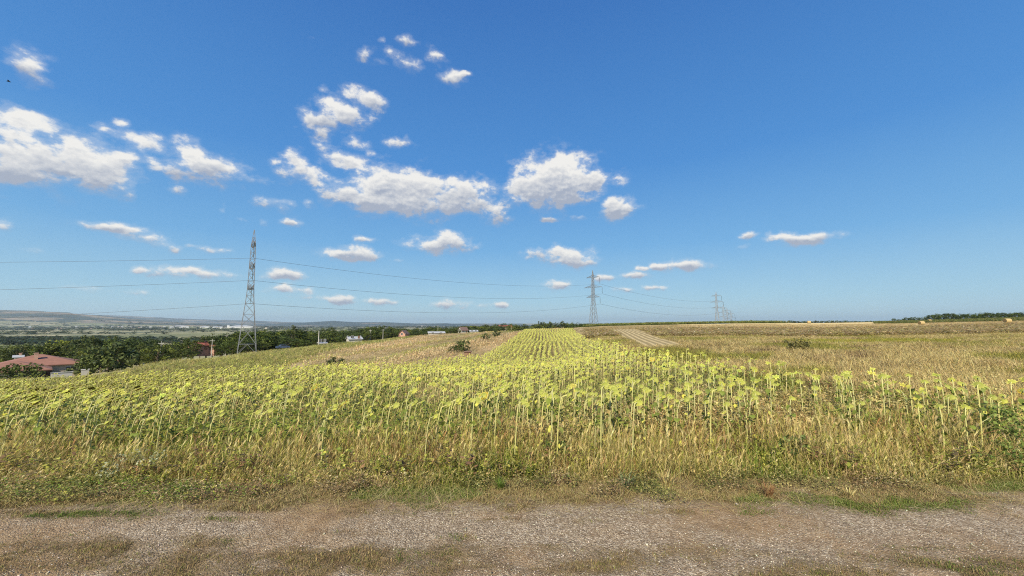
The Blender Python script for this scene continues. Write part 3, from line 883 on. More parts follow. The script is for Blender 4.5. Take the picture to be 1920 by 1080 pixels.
def sunflower(seed, lod, petals=False):
    """nodding plant facing +Y: stem, head and leaves as arrays of (V, F tris, C)"""
    r = random.Random(seed)
    h = r.uniform(.86, 1.10); hook = r.uniform(.10, .17); wob = r.uniform(-.03, .03)
    rings = {0: 9, 1: 5, 2: 3}[lod]; ns = {0: 6, 1: 3, 2: 3}[lod]
    pts = []; rad_ = []
    for i in range(rings):
        u = i / (rings - 1)
        if u < .72: z = u / .72 * (h - .08); y = .015 * u + .05 * (u / .72) ** 3; x = wob * math.sin(u * 3)
        else:
            a = (u - .72) / .28 * R(110); y = .0608 + hook * .75 * math.sin(a * .82); z = (h - .08) + hook * .8 * (1 - math.cos(a)) * .45 - .05 * ((u - .72) / .28) ** 3; x = wob * .6
        pts.append(Vector((x, y, z))); rad_.append(.0108 - .0045 * u)
    if lod == 2: pts = [Vector((0, 0, 0)), Vector((wob, .05, h - .05)), Vector((wob, .12, h))]; rad_ = [.013, .011, .009]
    if lod == 1: rad_ = [q * 1.15 for q in rad_]
    mb = MB().tube(pts, rad_, ns, cap=False)
    stem = (mb.v, mb.f, [STEMC] * len(mb.v))
    # head
    c = pts[-1] + Vector((0, .02, -.005)); nrm = Vector((r.uniform(-.25, .25), -.62 + r.uniform(-.3, .35), .80)).normalized()      # the back looks up and towards the west
    u_ = nrm.cross(Vector((1, 0, 0))).normalized(); w_ = nrm.cross(u_)
    rr = r.uniform(.040, .062) * (1.12 if lod else 1)
    V = []; F = []; C = []
    k = {0: 12, 1: 8, 2: 6}[lod]
    V.append(tuple(c + nrm * .035)); C.append(HEADC)
    for ring, (q, d) in enumerate(((.55, .028), (1, .0)) if lod == 0 else ((1, .0),)):
        b = len(V)
        for i in range(k):
            a = 2 * math.pi * i / k; V.append(tuple(c + (u_ * math.cos(a) + w_ * math.sin(a)) * rr * q + nrm * d)); C.append(HEADC if ring == 0 else BRACT)
        for i in range(k):
            j = (i + 1) % k
            if b == 1: F.append([0, b + i, b + j])
            else: F.append([b - k + i, b + i, b + j]); F.append([b - k + i, b + j, b - k + j])
    rim = len(V) - k
    b = len(V); V.append(tuple(c - nrm * .018)); C.append(FACE)
    for i in range(k): V.append(tuple(Vector(V[rim + i]) - nrm * .004)); C.append(FACE)
    for i in range(k): F.append([b, b + 1 + (i + 1) % k, b + 1 + i])
    nb = {0: 20, 1: 8, 2: 4}[lod]
    for i in range(nb):
        a = 2 * math.pi * (i + r.uniform(-.3, .3)) / nb; da = math.pi / nb * (1.1 if lod else .8)
        L1 = rr * r.uniform(.82, .9); L2 = rr * r.uniform(1.35, 1.75); lift = r.uniform(-.012, .03)
        e = lambda A, q, d: tuple(c + (u_ * math.cos(A) + w_ * math.sin(A)) * q + nrm * d)
        b = len(V); V += [e(a - da, L1, .006), e(a + da, L1, .006), e(a, L2, lift)]; C += [BRACT] * 3; F.append([b, b + 1, b + 2])
    head = (V, F, C)
    pet = None
    if petals:
        V = []; F = []; C = []; n_ = 18 if lod == 0 else 8
        for i in range(n_):
            a = 2 * math.pi * (i + r.uniform(-.25, .25)) / n_; da = math.pi / n_ * .9
            L1 = rr * .95; L2 = rr * 1.35; L3 = rr * 1.8
            e = lambda A, q, d: tuple(c + (u_ * math.cos(A) + w_ * math.sin(A)) * q + nrm * d)
            b = len(V); V += [e(a - da * .6, L1, -.002), e(a + da * .6, L1, -.002), e(a + da, L2, -.004), e(a, L3, -.01), e(a - da, L2, -.004)]
            F += [[b, b + 1, b + 2], [b, b + 2, b + 4], [b + 4, b + 2, b + 3]]; C += [YEL] * 5
        pet = (V, F, C)
    # leaves hang from the stem
    leaves = []
    nl = {0: 8, 1: 6, 2: 5}[lod]
    for i in range(nl):
        u = (.30 + .62 * (i + r.random() * .5) / nl); z = u * (h - .06); a = i * 2.4 + r.uniform(-.4, .4)
        l = r.uniform(.07, .13) * (1.0 if lod < 2 else 1.15); droop = r.uniform(.35, 1.2)
        d = Vector((math.cos(a), math.sin(a), .25)); s_ = Vector((-math.sin(a), math.cos(a), 0)); w = l * r.uniform(.30, .42)
        p0 = Vector((0, .03 * u, z)); dry = u < .5 or r.random() < .18
        col = DRYC if dry else (LEAFC if r.random() < .7 else (.27, .30, .08))
        if not dry and r.random() < .05: col = (.62, .58, .10)
        if dry and i < 3 and r.random() < .22: col = (.62, .60, .12); dry = False
        if dry: w *= .55; droop += .5
        p1 = p0 + Vector((d.x, d.y, .15)) * l * .35; p2 = p1 + Vector((d.x * .6, d.y * .6, -droop * .5)) * l * .5; p3 = p2 + Vector((d.x * .25, d.y * .25, -droop)) * l * .5
        if lod == 2:
            V = [tuple(p0), tuple(p1 + s_ * w), tuple(p3), tuple(p1 - s_ * w)]; F = [[0, 1, 2], [0, 2, 3]]
        else:
            q = .004
            V = [tuple(p0 - s_ * q), tuple(p0 + s_ * q), tuple(p1 + s_ * w * .8 + Vector((0, 0, .012))), tuple(p1 - s_ * w * .8 + Vector((0, 0, .012))), tuple(p2 + s_ * w * .9), tuple(p2 - s_ * w * .9), tuple(p3), tuple(p1 + Vector((0, 0, -.008))), tuple(p2 + Vector((0, 0, -.01)))]
            F = [[0, 1, 7], [1, 2, 7], [0, 7, 3], [7, 2, 4], [7, 4, 8], [3, 7, 8], [3, 8, 5], [8, 4, 6], [5, 8, 6]]
            if lod == 1:
                V = [tuple(p0), tuple(p1 + s_ * w), tuple(p1 - s_ * w), tuple(p2 + s_ * w * .8), tuple(p2 - s_ * w * .8), tuple(p3)]
                F = [[0, 1, 2], [2, 1, 3], [2, 3, 4], [4, 3, 5]]
        k_ = r.uniform(.75, 1.25)
        leaves.append((V, F, [tuple(v * k_ for v in col)] * len(V)))
    return stem, head, pet, leaves


def tri(F):
    o = []
    for f in F:
        for i in range(1, len(f) - 1): o.append((f[0], f[i], f[i + 1]))
    return o


def merge(parts):
    V = []; F = []; C = []
    for p in parts:
        if not p: continue
        b = len(V); V += list(p[0]); F += [[i + b for i in f] for f in tri(p[1])]; C += list(p[2])
    return np.array([tuple(v) for v in V]), np.array(F), np.array(C)


# plants stand in rows that run away from the track
row_dir = np.array([.09, 1.0]); row_dir /= np.linalg.norm(row_dir); row_n = np.array([row_dir[1], -row_dir[0]])
a = np.arange(-75, 20, .64); s_ = np.arange(-8, 128, .215)
AA, SS = np.meshgrid(a, s_)
AA = AA + rng.normal(0, 1, AA.shape) * np.where(SS < 34, .15, .06) + .22 * np.sin(SS / 9.0 + AA * .05) + (fbm(AA * .15 + 9, SS * .15, 2) - .5) * .7; SS = SS + rng.uniform(-.13, .13, SS.shape)
X = (AA * row_n[0] + SS * row_dir[0]).ravel(); Y = (AA * row_n[1] + SS * row_dir[1]).ravel()
keep = inpoly(X, Y, SUNFLOWERS) & seen(X, Y, .05)
X, Y = X[keep], Y[keep]
front_edge = 5.4 + .35 * (fbm(X * .8, X * 0 + 4, 3) - .5) * 2
bound = np.interp(Y, [5, 7, 9, 12, 20, 30, 200], [11, 10.3, 9.7, 9.1, 8.8, 9.2, 300])
dr = bound - X
pk = np.clip((Y - front_edge) / 1.7, 0, 1) * np.where(Y < 34, np.clip(.22 + dr / 3.6, 0, 1), 1)
pk = pk * np.where(fbm(X * .35 + 7, Y * .35, 3) < .36, .35, 1)
keep = rng.random(len(X)) < pk
X, Y = X[keep], Y[keep]; Z = H(X, Y)
d2 = X ** 2 * .4 + Y ** 2
order = np.argsort(d2)
X, Y, Z = X[order], Y[order], Z[order]
nS = len(X)
print('sunflowers', nS)
yaw = np.radians(-42 + rng.normal(0, 20, nS))
size = rng.uniform(.80, 1.08, nS) * (1 + .08 * (fbm(X * .25, Y * .25, 2) - .5) * 2)
NEARN = 300
# twelve kinds, three of them still in yellow petals
protos = []
for i in range(12):
    pt = i in (9, 10, 11)
    stem, head, pet, leaves = sunflower(100 + i, 0, pt)
    root = empty('sunflower', (0, 0, 0))
    def mk(nm, part, par, smooth=False):
        return mesh_np(nm, [tuple(v) for v in part[0]], tri(part[1]), M_leaf, np.array(part[2]), par, smooth)
    mk('stem', stem, root, True)
    hd = mk('flower_head', head, root)
    if pt: mk('petals', pet, hd)
    for lf in leaves: mk('leaf', lf, root)
    protos.append(root)
used = set()
for i in range(NEARN):
    k = int(rng.integers(0, 9)) if rng.random() > .014 else int(rng.integers(9, 12))
    o = protos[k] if k not in used else copy_tree(protos[k])
    used.add(k)
    o.location = (X[i], Y[i], Z[i]); o.rotation_euler = (0, 0, yaw[i]); o.scale = (size[i],) * 3
    tX = X[i] / Y[i]
    xp_ = 960 + tX * 723
    where = next(w_ for lim_, w_ in ((200, 'below the brown-roofed house'), (420, 'below the orange house'), (560, 'below the large pylon'), (760, 'below the dark bush on the fallow strip'), (930, 'below the village edge'),
        (1080, 'below the sunflower strip on the hill'), (1200, 'below the middle pylon'), (1380, 'below the pale straw strip'), (1640, 'below the far skyline trees'), (9999, 'at the sparse end near the bramble')) if xp_ < lim_)
    if k >= 9: tag(o, f'sunflower still ringed by yellow petals, {where}', 'sunflower', f'sunflowers in bloom {where}')
    elif Y[i] < 6.9: tag(o, f'pale nodding sunflower in the foremost rows, {where}', 'sunflower', f'foremost sunflowers {where}')
    elif Y[i] < 7.8: tag(o, f'pale nodding sunflower just behind the foremost rows, {where}', 'sunflower', f'second belt of sunflowers {where}')
    else: tag(o, f'pale nodding sunflower several rows back, {where}', 'sunflower', f'sunflowers several rows back {where}')
for k in range(12):
    if k not in used:
        for ch in list(protos[k].children_recursive): bpy.data.objects.remove(ch)
        bpy.data.objects.remove(protos[k])
rest = Batch()
L1T = [merge([a_, b_, c_] + d_) for (a_, b_, c_, d_) in (sunflower(200 + i, 1, i == 7) for i in range(8))]
L2T = [merge([a_, b_, c_] + d_) for (a_, b_, c_, d_) in (sunflower(300 + i, 2, False) for i in range(8))]
ii = np.arange(NEARN, nS); k = rng.integers(0, 8, len(ii))
k = np.where((k == 7) & (rng.random(len(ii)) > .05), 0, k)
isn = Y[ii] < 17
tone = .90 + .2 * fbm(X * .2, Y * .2, 3)
tn = np.clip(1 + rng.normal(0, .15, (nS, 1)), .55, 1.3) * tone[:, None] * (1 + rng.normal(0, .04, (nS, 3)))
for q in range(8):
    for lodm, T in ((isn, L1T), (~isn, L2T)):
        s_ = ii[(k == q) & lodm]
        rest.add(T[q], np.stack([X[s_], Y[s_], Z[s_]], 1), yaw[s_], size[s_], tn[s_])
rest.build('sunflower_field', M_leaf, 'pale green sunflowers filling the field beyond the front rows and up the hill', 'sunflowers')

# green undergrowth between the plants
ug = Batch(); n = 21000
X, Y = place(n, 6.8, 34, 2.2, -1.42, 1.2); keep = inpoly(X, Y, SUNFLOWERS) & seen(X, Y)
X, Y = X[keep], Y[keep]; n = len(X)
UT = [leafy(9, .42, .20, .06, s) for s in (11, 12, 13)]
k = rng.integers(0, 3, n); gr = fbm(X * .3 + 50, Y * .3, 3) + .12 * sstep(0, 1, -X / 8)
tt = np.where((gr > .5)[:, None], tints(n, [(.27, .31, .05), (.34, .36, .07), (.20, .24, .04)]), tints(n, [(.54, .43, .16), (.44, .35, .12), (.62, .50, .21)]))
P_ = np.stack([X, Y, H(X, Y)], 1); yw = rng.uniform(0, 6.28, n)
for i in range(3):
    s_ = k == i; ug.add(UT[i], P_[s_], yw[s_], rng.uniform(.7, 1.3, s_.sum()), tt[s_])
ug.build('field_undergrowth', M_grass, 'low leafy growth between the sunflower rows', 'undergrowth')

# --- brown weeds beyond the field's right edge
wd = Batch(); n = 70000
X, Y = place(n, 8.5, 78, 2.25, -.02, 1.42)
inside = inpoly(X, Y, SUNFLOWERS) | inpoly(X, Y, STUBBLE_STRIP)
keep = ~inside & seen(X, Y) & (X > np.interp(Y, [8, 30, 48, 80], [8.5, 8.7, 9.4, 13.5]))
X, Y = X[keep], Y[keep]; n = len(X)
big = np.clip(Y / 16, .8, 2.0)
WB = [tuft(5, .55, .10, .010, 21), tuft(5, .45, .14, .011, 22), tuft(6, .38, .12, .010, 23)]
LW = leafy(10, .5, .16, .07, 24)
k = rng.integers(0, 5, n); mp = fbm(X * .16 + 3, Y * .16, 4); mq = fbm(X * .5 + 60, Y * .5, 3)
tt = tints(n, [(.64, .51, .20), (.56, .43, .16), (.70, .58, .27)])
tt = np.where((mp > .54)[:, None], tints(n, [(.38, .36, .07), (.46, .41, .09), (.30, .30, .06)]), tt)
tt = np.where((mq > .70)[:, None], tints(n, [(.38, .27, .13), (.32, .23, .11)]), tt)
yellow_patch = ((X - 43) / 10) ** 2 + ((Y - 47) / 5) ** 2 < 1
tt = np.where(yellow_patch[:, None], tints(n, [(.50, .46, .06), (.40, .40, .07)]), tt)
P_ = np.stack([X, Y, H(X, Y)], 1); yw = rng.uniform(0, 6.28, n); ht = np.interp(Y, [15, 40], [1, .62]) * (.55 + .5 * rng.random(n)) * (.6 + .8 * fbm(X * .6, Y * .6, 2))
for i in range(5):
    s_ = k == i; T = WB[i % 3] if i < 4 else LW
    wd.add(T, P_[s_], yw[s_], big[s_] ** .55, tt[s_], None, ht[s_] * 1.05)
wd.build('field_weeds', M_grass, 'brown and olive weeds and dry grass beyond the right edge of the sunflowers', 'weeds')

# --- sparse tufts on the far dry fields, with pale seed heads
fd = Batch(); n = 26000
X, Y = place(n, 66, 200, 1.6, .185, 1.42); keep = seen(X, Y) & ~inpoly(X, Y, STUBBLE_STRIP); X, Y = X[keep], Y[keep]; n = len(X)
cw = rng.random(n) < .05
far = Y > 118
hh = np.where(far, .25, .6) * rng.uniform(.5, 1.2, n) * (.5 + fbm(X * .08, Y * .25, 3))
tt = tints(n, [(.52, .40, .19), (.60, .47, .22), (.42, .31, .16), (.44, .38, .12)])
tt = np.where(far[:, None], tints(n, [(.66, .52, .25), (.58, .44, .19)]), tt)
tt = np.where((cw & ~far)[:, None], tints(n, [(.72, .66, .48), (.68, .62, .22)]), tt)
FT = leafy(7, 1, .5, .45, 31)
fd.add(FT, np.stack([X, Y, H(X, Y)], 1), rng.uniform(0, 6.28, n), np.where(cw, .45, .8) * rng.uniform(.7, 1.3, n), tt, None, hh)
fd.build('dry_field_growth', M_grass, 'low dry growth flecked with pale seed heads on the far field', 'dry grass')

# --- fallow strip growth, left of the sunflower strip
ff = Batch(); n = 34000
X, Y = place(n, 30, 225, 1.7, -.8, .16); keep = seen(X, Y) & ~inpoly(X, Y, SUNFLOWERS) & ~inpoly(X, Y, CROP) & (X > np.interp(Y, [30, 75, 155, 222], [-22, -38, -46, -55]))
X, Y = X[keep], Y[keep]; n = len(X)
stripe = (X - .10 * Y)
mm = fbm(stripe * .22 + 4, Y * .02, 3)
hh = rng.uniform(.12, .35, n) * (1 + 1.2 * (mm > .55))
tt = np.where((mm > .53)[:, None], tints(n, [(.68, .51, .25), (.60, .44, .20), (.74, .59, .33)]), tints(n, [(.48, .38, .16), (.38, .33, .11), (.56, .44, .22)]))
tt = np.where((mm < .40)[:, None], tints(n, [(.26, .30, .06), (.32, .34, .08)]), tt)
yg = (np.abs(stripe + 19 + 3 * fbm(Y * .05, Y * 0, 2)) < 1.8) | (np.abs(stripe + 31) < 1.5)
tt = np.where(yg[:, None], tints(n, [(.42, .42, .10), (.50, .46, .14)]), tt)
ff.add(leafy(6, 1, .35, .3, 41), np.stack([X, Y, H(X, Y)], 1), rng.uniform(0, 6.28, n), np.clip(Y / 90, .4, 1.3), tt, None, hh)
ff.build('fallow_growth', M_grass, 'short brown growth on the fallow strip beside the sunflowers', 'dry grass')

# --- the ragged yellow-green crop strip up to the trees
cr = Batch(); n = 30000
X, Y = place(n, 24, 225, 1.5, -1.42, -.2); keep = inpoly(X, Y, CROP) & seen(X, Y, .1); X, Y = X[keep], Y[keep]; n = len(X)
mm = fbm(X * .12, Y * .12, 3)
tt = np.where((mm > .5)[:, None], tints(n, [(.52, .52, .13), (.64, .60, .20), (.40, .43, .10)]), tints(n, [(.64, .56, .22), (.52, .48, .15), (.38, .40, .09)]))
CT = [tuft(6, .9, .12, .035, 51), leafy(9, .8, .2, .22, 52)]
k = rng.integers(0, 2, n); P_ = np.stack([X, Y, H(X, Y)], 1); yw = rng.uniform(0, 6.28, n)
hs_ = rng.uniform(.45, .85, n) * np.interp(Y, [25, 42, 60], [.7, .6, 1.15])
for i in range(2):
    s_ = k == i; cr.add(CT[i], P_[s_], yw[s_], np.clip(Y[s_] / 70, .5, 1.4), tt[s_], None, hs_[s_])
cr.build('ragged_crop', M_grass, 'ragged yellow green crop strip running up to the trees', 'crop')

# --- maize on the crest and green growth on the right-hand ridge
mz = Batch(); n = 14000
X = rng.uniform(46, 192, n); Y = rng.uniform(234, 292, n); keep = inpoly(X, Y, MAIZE); X, Y = X[keep], Y[keep]; n = len(X)
mz.add(leafy(8, 1, .25, .5, 61), np.stack([X, Y, H(X, Y)], 1), rng.uniform(0, 6.28, n), rng.uniform(.8, 1.3, n), tints(n, [(.22, .25, .06), (.16, .20, .05), (.34, .33, .11)]), None, rng.uniform(.9, 1.7, n))
mz.build('maize_strip', M_grass, 'low green crop along the crest beyond the brown mound', 'crop')
gz = Batch(); n = 12000
X, Y = place(n, 150, 300, 1.4, tx(1640), 1.42)
keep = Y > 205 - 55 * np.clip((X / Y - tx(1640)) / (tx(1920) - tx(1640)), 0, 1); X, Y = X[keep], Y[keep]; n = len(X)
gz.add(leafy(7, 1, .4, .6, 62), np.stack([X, Y, H(X, Y)], 1), rng.uniform(0, 6.28, n), 1.0 * np.ones(n), tints(n, [(.22, .24, .06), (.15, .18, .045), (.30, .28, .09)]), None, rng.uniform(.3, 1.0, n))
gz.build('ridge_growth', M_grass, 'green growth on the ridge below the right-hand tree line', 'crop')

# ------------------------------------------------------------------ trees and shrubs
M_bark = simple('bark', (.16, .12, .08), .95, .2, 2)


def crown_arrays(seed, rx, rz, z0, nclump, nleaf, lsize, dark=(.035, .055, .018), light=(.10, .14, .04), spike=0):
    r = np.random.default_rng(seed); V = []; F = []; C = []
    cen = []
    for i in range(nclump):
        d = r.normal(0, 1, 3); d /= np.linalg.norm(d); q = r.uniform(.35, 1) ** .6
        c = np.array([d[0] * rx * q, d[1] * rx * q, z0 + rz + d[2] * rz * q]); cr_ = r.uniform(.16, .34) * rx
        if spike: c[:2] *= (1 - .75 * (c[2] - z0) / (2 * rz)); cr_ *= .7
        cen.append((c, cr_, r.uniform(0, 1)))
    for (c, cr_, tone_) in cen:
        base = np.array(dark) * (1 - tone_) + np.array(light) * tone_
        for j in range(nleaf):
            d = r.normal(0, 1, 3); d /= np.linalg.norm(d); p = c + d * cr_ * r.uniform(.6, 1.1) * [1, 1, .8]
            nn = d + r.normal(0, .45, 3); nn /= np.linalg.norm(nn)
            u = np.cross(nn, r.normal(0, 1, 3)); u /= np.linalg.norm(u) + 1e-6; w = np.cross(nn, u); l = lsize * r.uniform(.5, 1.35)
            b = len(V); V += [p - u * l * .5, p + w * l * .35, p + u * l * .6, p - w * l * .35]
            F += [(b, b + 1, b + 2), (b, b + 2, b + 3)]; cc = base * r.uniform(.65, 1.35); C += [cc] * 4
    return np.array(V), np.array(F), np.array(C), cen


tree_protos = {}


def make_tree(seed, kind):
    """unit tree 1 m tall, scaled when placed"""
    root = empty('tree', (0, 0, 0))
    if kind == 'broad': rx, rz, z0, nc, nl, ls = .46, .42, .12, 50, 62, .044
    elif kind == 'round': rx, rz, z0, nc, nl, ls = .40, .40, .18, 46, 60, .043
    elif kind == 'tall': rx, rz, z0, nc, nl, ls = .27, .43, .13, 42, 50, .038
    else: rx, rz, z0, nc, nl, ls = .30, .46, .06, 50, 26, .045
    col = {'broad': ((.026, .043, .012), (.11, .15, .03)), 'round': ((.034, .052, .013), (.15, .18, .036)), 'tall': ((.034, .048, .015), (.115, .14, .035)), 'conifer': ((.022, .04, .018), (.05, .075, .03))}[kind]
    V, F, C, cen = crown_arrays(seed, rx, rz, z0, nc, nl, ls, *col, spike=kind == 'conifer')
    mesh_np('crown', V, F, M_crown, C, root)
    mb = MB(); mb.tube([(0, 0, -.06), (.006, .004, .25), (0, 0, .55)], [.030, .021, .012], 7)
    for (c, cr_, _) in cen[::5]:
        mb.tube([(0, 0, .22 + .15 * random.random()), tuple(Vector(c) * .6 + Vector((0, 0, .12))), tuple(c)], [.012, .007, .003], 4)
    mb.build('trunk', M_bark, root)
    return root


for kd in ('broad', 'round', 'tall', 'conifer'):
    tree_protos[kd] = [make_tree(sum(map(ord, kd)) + j, kd) for j in range(3 if kd != 'conifer' else 1)]
_fresh = {id(p): True for l in tree_protos.values() for p in l}


def put_tree(kd, x, ytop, Y, label, group=None, wide=1.0, sink=.0, name='tree'):
    pr = random.choice(tree_protos[kd])
    o = pr if _fresh.get(id(pr)) else copy_tree(pr)
    _fresh[id(pr)] = False
    X_ = tx(x, ytop) * Y; z = Hs(X_, Y) - sink; hgt = EYE + slope(ytop) * Y - z
    if hgt < .6: hgt = .6
    o.location = (X_, Y, z); o.rotation_euler = (0, 0, random.uniform(0, 6.28)); o.scale = (hgt * wide, hgt * wide, hgt / .97)
    tag(o, label, 'tree', group)
    return o




PLACES = [(80, 'behind the left half of the brown-roofed house'), (150, 'behind the right half of the brown-roofed house'), (230, 'just right of the brown-roofed house'), (300, 'midway between the brown and the red roof'),
          (365, 'just left of the red-roofed orange house'), (430, 'beside the red-roofed orange house'), (500, 'round the foot of the large pylon'), (575, 'between the large pylon and the concrete pole'),
          (640, 'between the concrete pole and the pale metal roof'), (700, 'beside the pale metal roof'), (765, 'beside the brick gable house'), (850, 'near the long pale shed'), (9999, 'near the narrow white house at the village edge')]


def seg(x, kd, row):
    pl = next(p for lim, p in PLACES if x < lim)
    ad = {'broad': 'broad dark', 'round': 'rounded green', 'tall': 'tall narrow'}[kd]
    return f'{ad} tree in the {row} row, {pl}', f'{ad} trees, {row} row, {pl}'


topy = lambda x: np.interp(x, [-60, 0, 30, 80, 100, 130, 180, 240, 290, 310, 350, 380, 415, 440, 480, 520, 548, 570, 620, 660, 700, 740, 800, 870, 930, 980],
                           [650, 652, 645, 642, 640, 633, 633, 634, 633, 641, 638, 628, 626, 624, 619, 624, 615, 622, 618, 620, 612, 614, 615, 611, 609, 608])
distx = lambda x: np.interp(x, [-60, 0, 142, 250, 400, 480, 600, 700, 800, 930], [120, 118, 108, 92, 125, 140, 172, 225, 262, 315])
random.seed(21)
x = -50
while x < 960:                                    # back row
    D = float(distx(x)) * random.uniform(1.05, 1.3)
    kd = random.choice(['broad', 'round', 'broad', 'tall']); l_, g_ = seg(x, kd, 'back')
    put_tree(kd, x, float(topy(x)) + random.uniform(-3, 5), D, l_, g_, random.uniform(.9, 1.35))
    x += random.uniform(9, 17) * (130 / D) ** .3
x = 148
while x < 940:                                    # front row, lower
    D = float(distx(x)) * random.uniform(.90, .98)
    kd = random.choice(['broad', 'round', 'broad']); l_, g_ = seg(x, kd, 'front')
    if not (355 < x < 405):
        ty = float(topy(x)); drop = np.interp(x, [150, 250, 480, 700, 930], [26, 22, 15, 7, 4]) * random.uniform(.6, 1.4)
        put_tree(kd, x, ty + drop, D, l_, g_, random.uniform(1.1, 1.7))
    x += random.uniform(11, 20) * (130 / D) ** .3
for x in [v_ for q_ in range(2) for v_ in np.cumsum(np.full(48, 10.5)) + 430 + q_ * 5]:          # further rows filling the belt
    x = float(x) + random.uniform(-3, 3); D = float(distx(x)) * random.uniform(.99, 1.12)
    kd = random.choice(['broad', 'round']); l_, g_ = seg(x, kd, 'middle')
    put_tree(kd, x, float(topy(x)) + random.uniform(-1, 6), D, l_, g_, random.uniform(1.4, 2.1))
put_tree('tall', 548, 610, 158, 'tallest ragged tree of the belt just right of the large pylon', None, .8)
put_tree('conifer', 440, 617, 150, 'narrow dark conifer beside the large pylon', None, .8)
put_tree('round', 297, 645, 84, 'bright green bushy tree nearest the crop strip', None, 1.5)
for x_, yt, D in ((690, 612, 240), (712, 611, 246), (730, 614, 250)):
    put_tree('tall', x_, yt, D, 'pale tall tree rising above the belt near the brick gable house', 'tall trees near the brick gable', 1.1)
# trees on the skyline
for x_ in np.arange(1004, 1072, 6.5):
    put_tree(random.choice(['round', 'tall']), float(x_), 604.5 + random.uniform(-2, 2), 420, 'dark tree in the clump behind the crest of the sunflower strip', 'trees behind the sunflower crest', random.uniform(.9, 1.3))
for x_ in np.arange(955, 1004, 9):
    put_tree('round', float(x_), 609.5 + random.uniform(-1.5, 1.5), 430, 'low tree left of the clump on the sunflower crest', 'low trees left of the crest clump', random.uniform(1, 1.5))
for x_ in np.arange(1076, 1150, 8):
    put_tree('broad', float(x_), 605.5 + random.uniform(-1.5, 1.5), 400, 'pale bushy tree around the foot of the middle pylon', 'trees at the middle pylon', random.uniform(1, 1.5))
for x_ in np.arange(1376, 1640, 6.2):
    put_tree(random.choice(['broad', 'round']), float(x_), 601.8 + random.uniform(-1.6, 1.2), 440, 'small dark tree on the skyline between the far pylons and the smoke-pale gap', 'trees along the far skyline', random.uniform(1.2, 1.8))
for a_, b_, top, D in ((1672, 1695, 596, 330), (1695, 1740, 593.5, 325), (1742, 1830, 587.5, 320), (1826, 1895, 586, 315), (1898, 1990, 584.5, 310)):
    for x_ in np.arange(a_ + 4, b_, 9):
        put_tree('broad', float(x_), top + random.uniform(-1, 2.5), D * random.uniform(.97, 1.05), 'dark rounded tree in the line above the hay bales', 'trees above the hay bales', random.uniform(1.0, 1.5))
for k, fr in enumerate([p for l in tree_protos.values() for p in l]):
    if _fresh[id(fr)]:
        for ch in list(fr.children): bpy.data.objects.remove(ch)
        bpy.data.objects.remove(fr)


def shrub(name, x, ybase_Y, h, w, seed, label, cat='shrub', cols=((.04, .06, .02), (.12, .15, .045)), nc=24, nl=30, ls=.12, X_=None, stem=True, group=None):
    Y_ = ybase_Y; X_ = tx(x) * Y_ if X_ is None else X_
    root = empty(name, (X_, Y_, Hs(X_, Y_) - .03)); tag(root, label, cat, group)
    V, F, C, cen = crown_arrays(seed, w / 2, h * .48, h * .02, nc, nl, ls * h, *cols)
    mesh_np('foliage', V, F, M_crown, C, root)
    mb = MB()
    for (c, cr_, _) in cen[::3]: mb.tube([(c[0] * .1, c[1] * .1, 0), tuple(Vector(c) * .55), tuple(c)], [.012 * h, .008 * h, .003 * h], 4)
    mb.build('stems', M_bark, root)
    return root


shrub('shrub', 633, 42, .95, 2.0, 1, 'round dark green bush at the far edge of the sunflowers, alone on the fallow strip')
shrub('shrub', 868, 58, 1.7, 2.6, 2, 'dark bush beside the left edge of the sunflower strip', nc=30)
shrub('shrub', 850, 57, 1.0, 2, 3, 'low olive bush left of the dark bush by the strip')
shrub('shrub', 930, 104, 1.8, 2.4, 4, 'upper small bush on the left edge of the sunflower strip')
shrub('shrub', 912, 92, 1.6, 2.8, 5, 'lower small bush on the left edge of the sunflower strip')
shrub('shrub', 1095, 110, 1.2, 7, 6, 'low dark scrub at the top of the brown mound', cols=((.07, .06, .03), (.15, .14, .05)))
shrub('shrub', 1492, 30, 1.1, 2.2, 8, 'dark olive weed clump behind the sparse sunflowers', cols=((.09, .09, .035), (.2, .18, .06)))
shrub('shrub', 50, 72, 3.0, 5.5, 9, 'leafy dark bush in front of the brown-roofed house', nc=40)
shrub('shrub', 3, 70, 2.2, 4.5, 10, 'lower bush beside the leafy one before the brown-roofed house', nc=30)
shrub('shrub', 165, 78, 3.2, 4.5, 12, 'olive garden bush right of the brown-roofed house', nc=34, cols=((.05, .07, .02), (.16, .18, .05)))
shrub('shrub', 213, 70, 5.0, 7, 13, 'large leafy bush at the lower edge of the tree belt', nc=44, cols=((.035, .055, .02), (.14, .17, .05)))
# the bramble at the right edge of the track, and broad-leaved weeds in the verge
shrub('bramble', 1915, 6.0, .82, 1.5, 20, 'leafy green bramble at the right end of the field edge', 'bramble', ((.07, .12, .03), (.24, .30, .08)), 50, 60, .055)
shrub('bramble', 1868, 5.7, .42, .9, 21, 'low skirt of bramble leaves creeping towards the track', 'bramble', ((.08, .13, .03), (.22, .28, .08)), 26, 40, .09)
shrub('weed', 268, 5.6, .36, .7, 22, 'pale grey-green flowering weed in the grass at the left', 'weed', ((.20, .26, .12), (.50, .52, .36)), 20, 26, .08)
shrub('weed', 640, 5.7, .42, .5, 23, 'dark green broad-leaved weed in the dry grass left of centre', 'weed', ((.12, .17, .04), (.24, .30, .08)), 12, 16, .10)
shrub('weed', 1040, 6.2, .5, .5, 24, 'bluish green broad-leaved weed below the centre sunflowers', 'weed', ((.10, .15, .05), (.22, .28, .10)), 12, 16, .10)
shrub('weed', 1475, 5.9, .5, .42, 25, 'green broad-leaved weed under the blooming sunflower', 'weed', ((.10, .15, .04), (.22, .28, .07)), 12, 16, .10)


